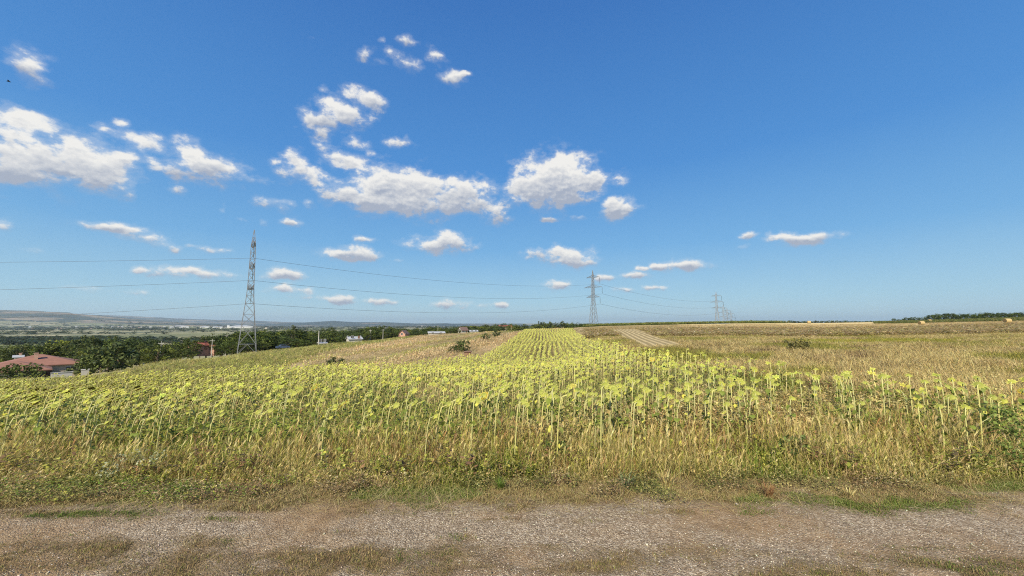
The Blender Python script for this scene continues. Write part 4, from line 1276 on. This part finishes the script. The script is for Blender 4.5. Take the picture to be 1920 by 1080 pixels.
def tussock(x, Y_, h, seed, label, cols, w=.004, n=60):
    r = np.random.default_rng(seed); B = Batch(); X_ = tx(x, 900) * Y_
    p = r.normal(0, h * .16, (n, 2)); P_ = np.stack([p[:, 0], p[:, 1], np.zeros(n)], 1)
    T = blade(w, .55, 1, 3); T = (T[0] * [1, h, 1], T[1], T[2])
    yawr = np.arctan2(p[:, 1], p[:, 0]) - math.pi / 2 + r.normal(0, .5, n)
    B.add(T, P_, yawr, np.ones(n), tints(n, cols), r.normal(0, .15, (n, 2)), h * r.uniform(.6, 1.1, n))
    o = B.build('grass_tussock', M_grass); del o['kind']
    o.location = (X_, Y_, Hs(X_, Y_)); tag(o, label, 'grass')
    return o


tussock(938, 5.0, .16, 1, 'small dark green grass tussock at the edge of the gravel near the centre', GREEN)
tussock(1175, 5.05, .2, 2, 'grey-green spiky tussock right of the centre at the track edge', [(.25, .30, .14), (.32, .34, .18)])
tussock(1440, 4.75, .17, 3, 'rusty brown grass tussock beside the green verge', RUST)
tussock(1590, 4.7, .12, 4, 'straw coloured tussock in the right green verge', STRAW)
tussock(1250, 5.1, .24, 5, 'dry straw tussock leaning over the track edge', STRAW)
tussock(700, 2.98, .10, 6, 'pale dry tuft of grass at the very bottom of the track', STRAW, n=40)
tussock(300, 5.2, .2, 7, 'olive tussock at the left track edge', OLIVE)
tussock(500, 4.9, .15, 8, 'brown tuft left of centre at the track edge', RUST + STRAW)

# ------------------------------------------------------------------ pylons and power lines
M_steel = simple('galvanised_steel', (.30, .31, .32), .55, .15, 2, .3)
M_steel2 = simple('weathered_steel', (.20, .21, .22), .6, .15, 2, .3)
M_glass_i = simple('insulator_glass', (.10, .13, .12), .3)
M_wire = simple('conductor', (.10, .10, .11), .6, .1, 1, .3)
PROF = [(0, 2.15), (2.7, 1.98), (8, 1.55), (11, 1.28), (14, 1.02), (16.2, .86), (18.2, .76), (20.2, .72), (22.4, .68), (24.4, .64), (26.6, .60), (28.6, .56), (30.8, .52), (33, .27), (35.2, .05)]
ARMS = [(30.6, 4.9), (24.3, 6.5), (18.1, 4.9)]


def pylon(loc, rz, label, scale=1.0, th=1.0, arms=ARMS):
    root = empty('pylon', loc, rz); root.scale = (scale,) * 3
    tag(root, label, 'pylon', None)
    cs = [(1, 1), (-1, 1), (-1, -1), (1, -1)]
    P_ = lambda i, z, hw: Vector((cs[i % 4][0] * hw, cs[i % 4][1] * hw, z))
    for i in range(4):
        mb = MB()
        for (z0, w0), (z1, w1) in zip(PROF, PROF[1:]): mb.bar(P_(i, z0, w0), P_(i, z1, w1), .085 * th)
        mb.build('leg', M_steel, root)
    br = MB()
    for q, ((z0, w0), (z1, w1)) in enumerate(zip(PROF, PROF[1:])):
        for i in range(4):
            t_ = .045 * th
            if q == 0:
                m_ = (P_(i, z1, w1) + P_(i + 1, z1, w1)) / 2
                br.bar(P_(i, z0, w0), m_, t_); br.bar(P_(i + 1, z0, w0), m_, t_)
            else:
                br.bar(P_(i, z0, w0), P_(i + 1, z1, w1), t_); br.bar(P_(i + 1, z0, w0), P_(i, z1, w1), t_)
            br.bar(P_(i, z1, w1), P_(i + 1, z1, w1), t_)
    for i in range(4): br.bar(P_(i, 2.7, 1.98), P_(i + 2, 2.7, 1.98), .04 * th)
    br.build('bracing', M_steel, root)
    for (z, Ln) in arms:
        hw = np.interp(z, [p[0] for p in PROF], [p[1] for p in PROF]); hw2 = np.interp(z + 1.5, [p[0] for p in PROF], [p[1] for p in PROF])
        for sx in (1, -1):
            mb = MB(); tip = Vector((sx * Ln, 0, z + .1))
            for sy in (1, -1):
                a0 = Vector((sx * hw, sy * hw, z)); a1 = Vector((sx * hw2, sy * hw2, z + 1.5))
                mb.bar(a0, tip, .06 * th); mb.bar(a1, tip, .06 * th)
                for f0 in (.25, .5, .75): mb.bar(a0.lerp(tip, f0), a1.lerp(tip, max(0, f0 - .2)), .035 * th); mb.bar(a0.lerp(tip, f0), a1.lerp(tip, f0), .035 * th)
            for f0 in (.25, .5, .75):
                mb.bar(Vector((sx * hw, hw, z)).lerp(tip, f0), Vector((sx * hw, -hw, z)).lerp(tip, f0), .035 * th)
                mb.bar(Vector((sx * hw, hw, z)).lerp(tip, f0 - .25), Vector((sx * hw, -hw, z)).lerp(tip, f0), .035 * th)
            mb.build('cross_arm', M_steel2, root)
        mb = MB(); zt = z + .1                                            # long string on the strung side only
        mb.bar((Ln, 0, zt), (Ln, 0, zt - 4.4), .03 * th, n=6)
        for j in range(20):
            zz = zt - .5 - j * .18; mb.bar((Ln, 0, zz), (Ln, 0, zz - .07), .13 * th, .10 * th, n=8)
        mb.bar((Ln, -.25, zt - 4.4), (Ln, .25, zt - 4.4), .06 * th)
        mb.build('insulator_string', M_glass_i, root)
    return root


PY = [(-295, 5), (tx(463, 650) * 110, 110), (tx(1113, 600) * 250, 250), (tx(1345, 600) * 434, 434), (tx(1357, 600) * 690, 690), (tx(1364, 600) * 860, 860), (tx(1371, 600) * 1050, 1050)]
PYL = ['pylon outside the left edge that carries the lines on', 'large lattice pylon standing at the tree belt, wires crossing the whole sky',
       'middle lattice pylon on the crest behind the sunflower strip', 'tallest of the far pylons at the right skyline', 'first small pylon just right of the tallest far one',
       'second small pylon in the far pylon row', 'smallest and farthest pylon of the row']
pyl = []
for i, (px_, py_) in enumerate(PY):
    d = Vector((0, 0, 0))
    if i > 0: d += (Vector((px_, py_, 0)) - Vector((*PY[i - 1], 0))).normalized()
    if i < len(PY) - 1: d += (Vector((*PY[i + 1], 0)) - Vector((px_, py_, 0))).normalized()
    d.normalize(); rz = math.atan2(-d.x, d.y)                               # local Y runs along the line, local X to its right
    zb = Hs(px_, py_)
    if i == 1: zb = -5.75
    if i == 2: zb = 1.0
    if i == 3: zb = EYE + slope(606) * 434
    if i > 3: zb = {4: -1.5, 5: -2.5, 6: -3.5}[i]
    zb = min(zb, Hs(px_, py_) + .05)
    if i == 0: zb = Hs(px_, py_)
    top_y = {1: 431, 2: 507, 3: 547, 4: 572, 5: 577, 6: 583}.get(i)
    sc = 1.0 if top_y is None else (EYE + slope(top_y) * py_ - zb) / 35.2
    pylon((px_, py_, zb), rz, PYL[i], sc, {0: 1, 1: 1.0, 2: 1.25, 3: 1.6}.get(i, 1.9))
    pyl.append((Vector((px_, py_, zb)), rz, sc))
    print('pylon', i, round(zb, 2), round(sc, 3), round(Hs(px_, py_), 2))


def hook(i, k):
    p, rz, sc = pyl[i]; z, Ln = ARMS[k]
    return p + Vector((math.cos(rz) * Ln, math.sin(rz) * Ln, z - 4.3)) * sc


for i, sag, r0 in ((0, 3.2, .028), (1, 4.0, .034), (2, 5.2, .05), (3, 4, .07)):
    for k, nm in enumerate(('upper', 'middle', 'lower')):
        a_, b_ = hook(i, k), hook(i + 1, k)
        pts = [a_.lerp(b_, s) - Vector((0, 0, 4 * sag * s * (1 - s))) for s in np.linspace(0, 1, 41)]
        span = ['running off to the left from the large pylon', 'between the large pylon and the middle pylon', 'between the middle pylon and the far pylons', 'between the two nearest far pylons'][i]
        o = MB().tube(pts, [r0] * len(pts), 5).build('power_line', M_wire)
        tag(o, f'{nm} dark wire {span}', 'power line')

# ------------------------------------------------------------------ houses
M_roofb = simple('brown_roof_tiles', (.30, .145, .10), .85, .12, 1.5)
M_roofr = simple('red_roof_tiles', (.36, .11, .08), .8, .12, 1.5)
M_roofg = simple('pale_metal_roof', (.42, .43, .44), .5, .08, 1)
M_roofd = simple('dark_brown_roof', (.17, .11, .09), .8, .1, 1)
M_white = simple('white_render', (.52, .50, .46), .85, .06, 1)
M_orange = simple('orange_render', (.52, .30, .22), .85, .06, 1)
M_beige = simple('beige_render', (.50, .43, .33), .85, .06, 1)
M_brick = simple('chimney_brick', (.62, .40, .28), .85, .1, 4)
M_frame = simple('window_frame', (.65, .65, .63), .6, .05, 2)
M_pane = simple('window_glass', (.035, .045, .055), .12, .1, 1)
M_door = simple('door_wood', (.22, .12, .07), .6, .1, 3)
M_conc = simple('concrete_post', (.52, .50, .45), .9, .1, 2)


def roof_part(par, kind, x0, x1, y0, y1, z, rise, mat, ov=.5, th=.16):
    x0 -= ov; x1 += ov; y0 -= ov; y1 += ov; cx_, cy_ = (x0 + x1) / 2, (y0 + y1) / 2
    mb = MB(); zb = z - rise * ov / max((y1 - y0) / 2, .1)
    a_, b_, c_, d_ = (x0, y0), (x1, y0), (x1, y1), (x0, y1)
    if kind == 'hip':
        L_, W_ = x1 - x0, y1 - y0
        if L_ >= W_: r0, r1 = (x0 + W_ / 2, cy_), (x1 - W_ / 2 - .01, cy_)
        else: r0, r1 = (cx_, y0 + L_ / 2), (cx_, y1 - L_ / 2)
    else: r0, r1 = (x0, cy_), (x1, cy_)
    z1 = z + rise
    for dz in (0, th):
        A_, B_, C_, D_ = [(*p, zb + dz) for p in (a_, b_, c_, d_)]; r0_, r1_ = (*r0, z1 + dz), (*r1, z1 + dz)
        if kind == 'hip' and (x1 - x0) < (y1 - y0):
            fs = [[A_, B_, r0_], [B_, C_, r1_, r0_], [C_, D_, r1_], [D_, A_, r0_, r1_]]
        else:
            fs = [[A_, B_, r1_, r0_], [C_, D_, r0_, r1_]] + ([[B_, C_, r1_], [D_, A_, r0_]] if kind == 'hip' else [])
        for f_ in fs: mb.poly(f_ if dz else f_[::-1])
    ring = [a_, b_, c_, d_]
    if kind == 'hip':
        for p, q in zip(ring, ring[1:] + ring[:1]): mb.poly([(*p, zb), (*q, zb), (*q, zb + th), (*p, zb + th)])
    else:
        for p, q in ((a_, b_), (c_, d_)): mb.poly([(*p, zb), (*q, zb), (*q, zb + th), (*p, zb + th)])
        for s_, (p, r_, q) in ((0, (a_, r0, d_)), (1, (b_, r1, c_))):
            mb.poly([(*p, zb), (*r_, z1), (*r_, z1 + th), (*p, zb + th)]); mb.poly([(*r_, z1), (*q, zb), (*q, zb + th), (*r_, z1 + th)])
    return mb.build('roof', mat, par)


def window(par, x, y, z, w, h, axis, s):
    fr = MB(); g = MB(); e = .06
    if axis == 'y':
        y_ = y; yo = y + s * .05
        for (a_, b_, c_, d_) in ((x - w / 2, x + w / 2, z, z + e), (x - w / 2, x + w / 2, z + h - e, z + h), (x - w / 2, x - w / 2 + e, z + e, z + h - e), (x + w / 2 - e, x + w / 2, z + e, z + h - e), (x - e / 2, x + e / 2, z + e, z + h - e)):
            fr.box(a_, b_, min(y_ - s * .02, yo), max(y_ - s * .02, yo), c_, d_)
        g.box(x - w / 2 + e, x + w / 2 - e, min(y - s * .02, y + s * .015), max(y - s * .02, y + s * .015), z + e, z + h - e)
    else:
        xo = x + s * .05
        for (a_, b_, c_, d_) in ((y - w / 2, y + w / 2, z, z + e), (y - w / 2, y + w / 2, z + h - e, z + h), (y - w / 2, y - w / 2 + e, z + e, z + h - e), (y + w / 2 - e, y + w / 2, z + e, z + h - e), (y - e / 2, y + e / 2, z + e, z + h - e)):
            fr.box(min(x - s * .02, xo), max(x - s * .02, xo), a_, b_, c_, d_)
        g.box(min(x - s * .02, x + s * .015), max(x - s * .02, x + s * .015), y - w / 2 + e, y + w / 2 - e, z + e, z + h - e)
    f_ = fr.build('window', M_frame, par); g.build('pane', M_pane, f_)


def house(name, X_, Y_, z, rz, L_, W_, wh, rise, kind, mroof, mwall, label, cat='house', chimney=None, wins=2, door=True, group=None, base=2.0):
    root = empty(name, (X_, Y_, z), rz); tag(root, label, cat, group)
    w = MB().box(-L_ / 2, L_ / 2, -W_ / 2, W_ / 2, -base, wh)
    if kind == 'gable':
        for sx in (-1, 1):
            x_ = sx * L_ / 2; xi = x_ - sx * .25
            w.poly([(x_, -W_ / 2, wh), (x_, W_ / 2, wh), (x_, 0, wh + rise)]); w.poly([(xi, -W_ / 2, wh), (xi, 0, wh + rise), (xi, W_ / 2, wh)])
    w.build('wall', mwall, root)
    rf = roof_part(root, kind, -L_ / 2, L_ / 2, -W_ / 2, W_ / 2, wh + .02, rise, mroof)
    for i in range(wins):
        xx = -L_ / 2 + L_ * (i + .5) / wins
        if door and i == wins // 2: continue
        window(root, xx, -W_ / 2, .95, min(1.3, L_ / wins * .5), 1.2, 'y', -1)
    window(root, L_ / 2, 0, .95, 1.1, 1.2, 'x', 1); window(root, -L_ / 2, 0, .95, 1.1, 1.2, 'x', -1)
    if door:
        xx = -L_ / 2 + L_ * (wins // 2 + .5) / wins
        d = MB().box(xx - .45, xx + .45, -W_ / 2 - .05, -W_ / 2 + .02, 0, 2.05).build('door', M_door, root)
        MB().box(xx + .32, xx + .38, -W_ / 2 - .10, -W_ / 2 - .05, 1.0, 1.06).build('handle', M_steel, d)
    if chimney:
        cx_, cy_, cw, ch = chimney
        mb = MB().box(cx_ - cw / 2, cx_ + cw / 2, cy_ - cw / 2, cy_ + cw / 2, wh + rise * .2, wh + rise + ch)
        mb.box(cx_ - cw / 2 - .08, cx_ + cw / 2 + .08, cy_ - cw / 2 - .08, cy_ + cw / 2 + .08, wh + rise + ch, wh + rise + ch + .12)
        mb.build('chimney', M_brick, root)
    return root, rf


# the big house with a hipped brown roof, seen over the crop: main block and a lower front wing are one building
Yh = 88; Xh = tx(74, 670) * Yh; ang = math.atan(-Xh / Yh)
zE = EYE + slope(682) * Yh
big, _rf = house('house', Xh, Yh, zE - 2.7, ang, 12.2, 11.4, 2.7, 1.95, 'hip', M_roofb, M_beige, 'large low house with hipped brown tiled roof at the left edge of the crop', 'house', (-.5, -2.6, .6, .5), 4)
MB().box(-8.2, -.5, -13.2, -5.9, -2, 2.3).build('wing_wall', M_beige, big)
roof_part(big, 'hip', -8.2, 1.4, -13.2, -4.6, 2.32, 1.6, M_roofb)
MB().box(-17, -6.3, -5, 4.5, -2, 2.3).build('wing_wall', M_beige, big)
roof_part(big, 'hip', -18, -5.0, -5, 4.5, 2.32, 1.4, M_roofb)
window(big, -3, -13.2, .9, 1.3, 1.2, 'y', -1); window(big, -6, -13.2, .9, 1.3, 1.2, 'y', -1)


def hx(x, ybase, Y_, *a_, rot=0, **k_):
    X_ = tx(x, ybase) * Y_; return X_, Y_, max(EYE + slope(ybase) * Y_, Hs(X_, Y_) - .5), math.atan(-X_ / Y_) + rot


house('house', *hx(33, 682, 112), 1.2, 2.4, 1.9, .4, 'gable', M_roofg, M_white, 'small white house peeking out behind the brown-roofed one', chimney=(.3, 0, .5, .6))
house('house', *hx(372, 656, 134, rot=.5), 5, 3.6, 1.6, 1.0, 'gable', M_roofr, M_orange, 'orange house with bright red tiled roof among the trees left of the large pylon', chimney=(2, .6, .5, .5))
house('house', *hx(392, 656, 137, rot=-.4), 4.6, 3.6, 1.5, .9, 'hip', M_roofr, M_orange, 'red-roofed annexe beside the orange house')
house('house', *hx(664, 637.5, 184, rot=.25), 5.8, 5, .5, 1.0, 'gable', M_roofg, M_white, 'house with pale grey metal roof in the belt right of the large pylon')
house('house', *hx(641, 629, 260, rot=.1), 4.5, 4, .8, .9, 'gable', M_roofg, M_white, 'far white house with pale roof above the tree tops')
house('house', *hx(757, 631, 228, rot=1.2), 6, 4, 1.6, 2.0, 'gable', M_roofd, M_orange, 'steep gabled brick house at the end of the crop strip')
house('shed', *hx(818, 630.5, 225, rot=.1), 9, 4, 1.6, .7, 'gable', M_roofg, M_white, 'long pale shed beside the fallow strip', 'shed', door=False)
house('house', *hx(868, 625, 262, rot=.6), 5, 4.4, 2.2, 2.0, 'gable', M_roofd, M_white, 'tall narrow house with brown roof near the village edge')
house('house', *hx(888, 625, 262, rot=.1), 5, 4, 1.4, .7, 'gable', M_roofg, M_white, 'small white outbuilding at the right end of the village', 'house', door=False)
house('house', *hx(947, 618, 380, rot=.2), 12, 7, 2.5, 1.8, 'gable', M_roofr, M_beige, 'low house with faded red roof beyond the sunflower crest')
house('house', *hx(722, 626, 300, rot=.1), 7, 6, 3.2, 1.6, 'gable', M_roofg, M_white, 'white house tucked among the tall pale trees')
house('shed', *hx(604, 646, 150, rot=.2), 2.4, 2, .5, .3, 'gable', M_roofg, M_white, 'low white shed at the foot of the concrete pole', 'shed', door=False)

# garden walls, a parked car and posts near the left houses
wx = tx(116, 697) * 66
o = MB().box(-1.2, 1.2, -.12, .12, -1.5, .10).box(-1.25, 1.25, -.2, .2, .103, .16).build('garden_wall', M_white); o.location = (wx, 66, EYE + slope(699.5) * 66); o.rotation_euler = (0, 0, math.atan(-wx / 66))
tag(o, 'white garden wall in front of the brown-roofed house', 'wall')
wx = tx(160, 692) * 72
o = MB().box(-.5, .5, -.5, .5, -2, .33).box(-.55, .55, -.55, .55, .333, .4).build('tank', M_white); o.location = (wx, 72, EYE + slope(696.5) * 72); o.rotation_euler = (0, 0, math.atan(-wx / 72))
tag(o, 'white box-shaped tank among the garden bushes', 'tank')


def parked_car(x, y, Y_, label, c):
    X_ = tx(x, y) * Y_; root = empty('parked_car', (X_, Y_, EYE + slope(y) * Y_), math.atan(-X_ / Y_) + .3); tag(root, label, 'car')
    mp = simple('car_paint', c, .3, .03, 1)
    prof = [(-2.1, .35), (-2.1, .85), (-1.7, .95), (-1.2, 1.0), (-.6, 1.45), (.7, 1.45), (1.3, 1.0), (2.0, .9), (2.1, .6), (2.1, .35)]
    mb = MB(); mb.poly([(p[0], -.85, p[1]) for p in prof]); mb.poly([(p[0], .85, p[1]) for p in prof][::-1])
    for p, q in zip(prof, prof[1:] + prof[:1]): mb.poly([(p[0], -.85, p[1]), (p[0], .85, p[1]), (q[0], .85, q[1]), (q[0], -.85, q[1])])
    mb.build('body', mp, root)
    MB().poly([(-1.0, -.86, 1.02), (1.05, -.86, 1.02), (.6, -.86, 1.38), (-.5, -.86, 1.38)]).build('side_window', M_pane, root)
    for sx in (-1.3, 1.3):
        for sy in (-.8, .8): MB().bar((sx, sy - .1, .33), (sx, sy + .1, .33), .33, n=14).build('wheel', M_pane, root)


parked_car(530, 654, 137, 'dark blue car parked at the edge of the belt right of the large pylon', (.06, .09, .16))


def pole(x, ytop, ybase, Y_, label, r=.14, arm=True):
    X_ = tx(x, ybase) * Y_; zb = EYE + slope(ybase) * Y_; zt = EYE + slope(ytop) * Y_
    zb = min(zb, Hs(X_, Y_))
    root = empty('utility_pole', (X_, Y_, zb)); tag(root, label, 'pole')
    MB().bar((0, 0, 0), (0, 0, zt - zb), r, r * .6, 8).build('post', M_conc, root)
    if arm:
        MB().bar((-.8, 0, zt - zb - .5), (.8, 0, zt - zb - .5), .07).build('cross_bar', M_conc, root)
        for s_ in (-.7, 0, .7): MB().bar((s_, 0, zt - zb - .45), (s_, 0, zt - zb - .2), .05, n=6).build('insulator', M_glass_i, root)


pole(597, 620, 646, 148, 'pale concrete pole standing by the low shed', .2, False)
pole(301, 640, 660, 101, 'short pale pole in the dark trees', .1)
pole(397, 636, 655, 120, 'grey pole before the red roof', .12)
pole(694, 618, 632, 205, 'leaning pale pole left of the tall pale trees', .15)
pole(718, 617, 632, 208, 'pale pole between the tall pale trees', .15)
pole(821, 610, 625, 262, 'thin pole above the long pale shed', .12)
pole(424, 627, 650, 136, 'thin pale pole just left of the large pylon', .1)

# small beehive-like brown box on the fallow strip
bx_ = tx(877, 660) * 50
o = MB().box(-.4, .4, -.35, .35, 0, .5).box(-.5, .5, -.45, .45, .503, .58).build('crate', M_door); o.location = (bx_, 50, Hs(bx_, 50)); tag(o, 'small brown box standing on the fallow strip', 'box')

# ------------------------------------------------------------------ the town in the valley
random.seed(5)
M_town = [simple('town_white', (.78, .77, .74), .8, .04, .01), simple('town_cream', (.60, .54, .44), .8, .04, .01), simple('town_grey', (.45, .45, .45), .8, .04, .01)]


def block(x, y, Yd, wpx, hpx, label, name='building', roof=None, grp=None, wall=0):
    X_ = tx(x, y) * Yd; t_ = tx(x, y); w = wpx / 723 * Yd / math.sqrt(1 + t_ * t_); h = hpx / 723 * Yd
    z = Hs(X_, Yd)
    root = empty(name, (X_, Yd, z), math.atan(-X_ / Yd)); tag(root, label, 'building', grp)
    zt = EYE + slope(y) * Yd - z
    MB().box(-w / 2, w / 2, -w * .3, w * .3, -5, max(h, zt)).build('wall', M_town[wall], root)
    roof_part(root, 'gable' if roof else 'hip', -w / 2, w / 2, -w * .3, w * .3, max(h, zt) + .02, w * .06 + .5, roof or M_roofg, .3, .3)


for (x, y, wp, hp) in ((338, 614.2, 32, 2.6), (384, 614, 18, 2.4), (452, 616, 44, 2.6), (408, 616, 20, 2.0), (428, 610, 5, 1.5)):
    block(x, y, 3300, wp, hp, {338: 'largest white warehouse in the valley left of the pylon', 384: 'shorter white warehouse right of the largest', 452: 'long white warehouse seen through the pylon legs', 408: 'low white hall between the warehouses', 428: 'tiny white building on the far plain'}[x], 'warehouse')
for (x, y) in ((56, 611.5), (143, 611), (191, 612.5), (211, 611.5), (229, 613), (246, 613.5), (265, 614.5), (282, 615.5), (308, 612.5), (320, 614)):
    block(x, y, 3000, random.uniform(3.5, 5), 3, 'small white apartment block in the row across the valley', 'apartment_building', None, 'white blocks across the valley')
for (x, y) in ((108, 618.5), (114, 618), (120, 618.5), (60, 619), (30, 620), (170, 619.5)):
    block(x, y, 2200, random.uniform(3, 4.5), 2, 'small pale house in the valley left of the white blocks', 'house', M_roofr if random.random() < .4 else None, 'pale houses in the valley', 1)
for k in range(26):
    x = random.uniform(180, 500); y = random.uniform(613, 619)
    block(x, y, random.uniform(2300, 3400), random.uniform(2, 4), 1.5, 'tiny distant house of the valley town', 'house', random.choice([None, M_roofr, M_roofd]), 'tiny houses of the valley town', random.choice([0, 1, 2]))
for k in range(8):
    x = random.uniform(660, 900); y = random.uniform(610.5, 612.5)
    block(x, y, random.uniform(4200, 5200), random.uniform(2, 4), 1.2, 'tiny pale building under the blue ridge', 'building', None, 'tiny buildings under the ridge', 0)

# belts of trees and scrub across the valley, too far to tell apart
vt = Batch(); n = 9000
VT = [leafy(26, 1, .9, .75, s) for s in (71, 72)]
Yv = 300 * (4600 / 300) ** rng.random(n); tv = rng.uniform(-1.45, 0.05, n); Xv = tv * Yv
band = fbm(Xv / 420 + 5, Yv / 130, 4); keep = (band > .535) & ((Yv > 520) | (rng.random(n) < .25)); Xv, Yv = Xv[keep], Yv[keep]; n = len(Xv)
k = rng.integers(0, 2, n)
P_ = np.stack([Xv, Yv, H(Xv, Yv) - .5], 1); sc = rng.uniform(3.5, 8, n) * np.clip(Yv / 1800, .8, 1.7)
tt = tints(n, [(.06, .085, .03), (.09, .11, .04), (.045, .065, .028)])
for i in range(2):
    s_ = k == i; vt.add(VT[i], P_[s_], rng.uniform(0, 6.28, s_.sum()), sc[s_] * 1.6, tt[s_], None, sc[s_])
vt.build('valley_woods', M_grass, 'dark belts of distant trees and scrub across the valley floor', 'distant trees')

# ------------------------------------------------------------------ hay bales
def straw_mat():
    m, nt, b = mat_new('baled_straw')
    tcn = nt.nodes.new('ShaderNodeTexCoord'); n = tnoise(nt, scaled(nt, tcn.outputs['Object'], (2, 8, 8)), 3, 5, .7)
    nt.links.new(ramp(nt, n, [(.3, (.34, .25, .10)), (.7, (.56, .43, .21))]), b.inputs['Base Color']); b.inputs['Roughness'].default_value = .95
    bump(nt, b, n, .8, .05); return m
M_bale = straw_mat()
M_baleend = simple('bale_end', (.34, .24, .10), .95, .25, 5)


def bale(x, y, Y_, label, yaw_, sc=1.0):
    X_ = tx(x, y) * Y_; root = empty('hay_bale', (X_, Y_, Hs(X_, Y_) - .03), math.atan(-X_ / Y_) + yaw_); root.scale = (sc,) * 3; tag(root, label, 'hay bale')
    mb = MB(); n_ = 28
    ring = lambda xx, r_: [(xx, r_ * math.cos(2 * math.pi * i / n_), .68 + r_ * math.sin(2 * math.pi * i / n_)) for i in range(n_)]
    rs = [(-.66, .64), (-.62, .68), (-.2, .69), (.2, .685), (.62, .68), (.66, .64)]
    for (a0, r0), (a1, r1) in zip(rs, rs[1:]):
        A_, B_ = ring(a0, r0), ring(a1, r1)
        for i in range(n_): mb.poly([A_[i], A_[(i + 1) % n_], B_[(i + 1) % n_], B_[i]])
    mb.build('wrapped_side', M_bale, root)
    for s_ in (-1, 1):
        e = MB()
        for q in range(5):
            r0, r1 = .64 - q * .13, .64 - (q + 1) * .13; A_ = ring(s_ * (.66 + .012 * (q % 2)), r0); B_ = ring(s_ * (.66 + .012 * ((q + 1) % 2)), max(r1, .01))
            for i in range(n_): e.poly([A_[i], A_[(i + 1) % n_], B_[(i + 1) % n_], B_[i]])
        e.build('bale_end', M_baleend, root)


bale(1728, 609, 152, 'round straw bale lying on the golden stubble, left one of the two near the ridge', .7, 1.1)
bale(1889, 603, 132, 'round straw bale under the green ridge, the one nearest the right edge', .7, 1.1)
bale(1517, 607, 250, 'small far pale bale on the stubble skyline', .2, 1.3)
bale(1743, 600.5, 215, 'half hidden bale in the green strip below the trees', .5, 1.0)
bale(1252, 606.8, 270, 'tiny bale on the crest above the low green crop', .5, .9)
bale(1278, 606.5, 272, 'tiny bale further along the crest above the low green crop', .3, .9)

# ------------------------------------------------------------------ a bird high at the left
bd = empty('bird', (tx(16, 153) * 60, 60, EYE + slope(153) * 60), .6); tag(bd, 'tiny dark bird flying high at the left edge of the sky', 'bird')
M_bird = simple('feathers', (.03, .03, .035), .8)
MB().tube([(-.28, 0, 0), (-.15, 0, .02), (0, 0, .03), (.15, 0, .03), (.22, 0, .03), (.3, 0, .02)], [.01, .05, .075, .06, .045, .005], 8).build('body', M_bird, bd, True)
for s_ in (-1, 1):
    mb = MB(); pr = [(.12, 0, .05), (.12, s_ * .22, .14), (.02, s_ * .48, .10), (-.04, s_ * .30, .11), (-.10, s_ * .05, .045)]
    mb.poly(pr); mb.poly([(p[0], p[1], p[2] - .012) for p in pr][::-1])
    for p, q in zip(pr, pr[1:] + pr[:1]): mb.poly([p, q, (q[0], q[1], q[2] - .012), (p[0], p[1], p[2] - .012)])
    mb.build('wing', M_bird, bd)

# ------------------------------------------------------------------ haze over the far land
HZ = 6e-5
m = bpy.data.materials.new('haze'); m.use_nodes = True; m.node_tree.nodes.clear()
pv = m.node_tree.nodes.new('ShaderNodeVolumePrincipled'); pv.inputs['Density'].default_value = HZ; pv.inputs['Color'].default_value = (.74, .90, 1.0, 1); pv.inputs['Anisotropy'].default_value = .2
ou = m.node_tree.nodes.new('ShaderNodeOutputMaterial'); m.node_tree.links.new(pv.outputs[0], ou.inputs['Volume'])
zmin, zmax = -40, float(GZ.max()) + 8
o = MB().box(-21000, 21000, -21000, 21000, -45, zmax).build('haze', m); o['kind'] = 'stuff'
tris = sum(len(me.loop_triangles) if me.loop_triangles else sum(max(0, p.loop_total - 2) for p in me.polygons) if len(me.polygons) < 20000 else len(me.loops) - 2 * len(me.polygons) for me in bpy.data.meshes)
print('TRIS', tris, 'GZ', GZ.min(), GZ.max(), 'objects', len(bpy.data.objects))
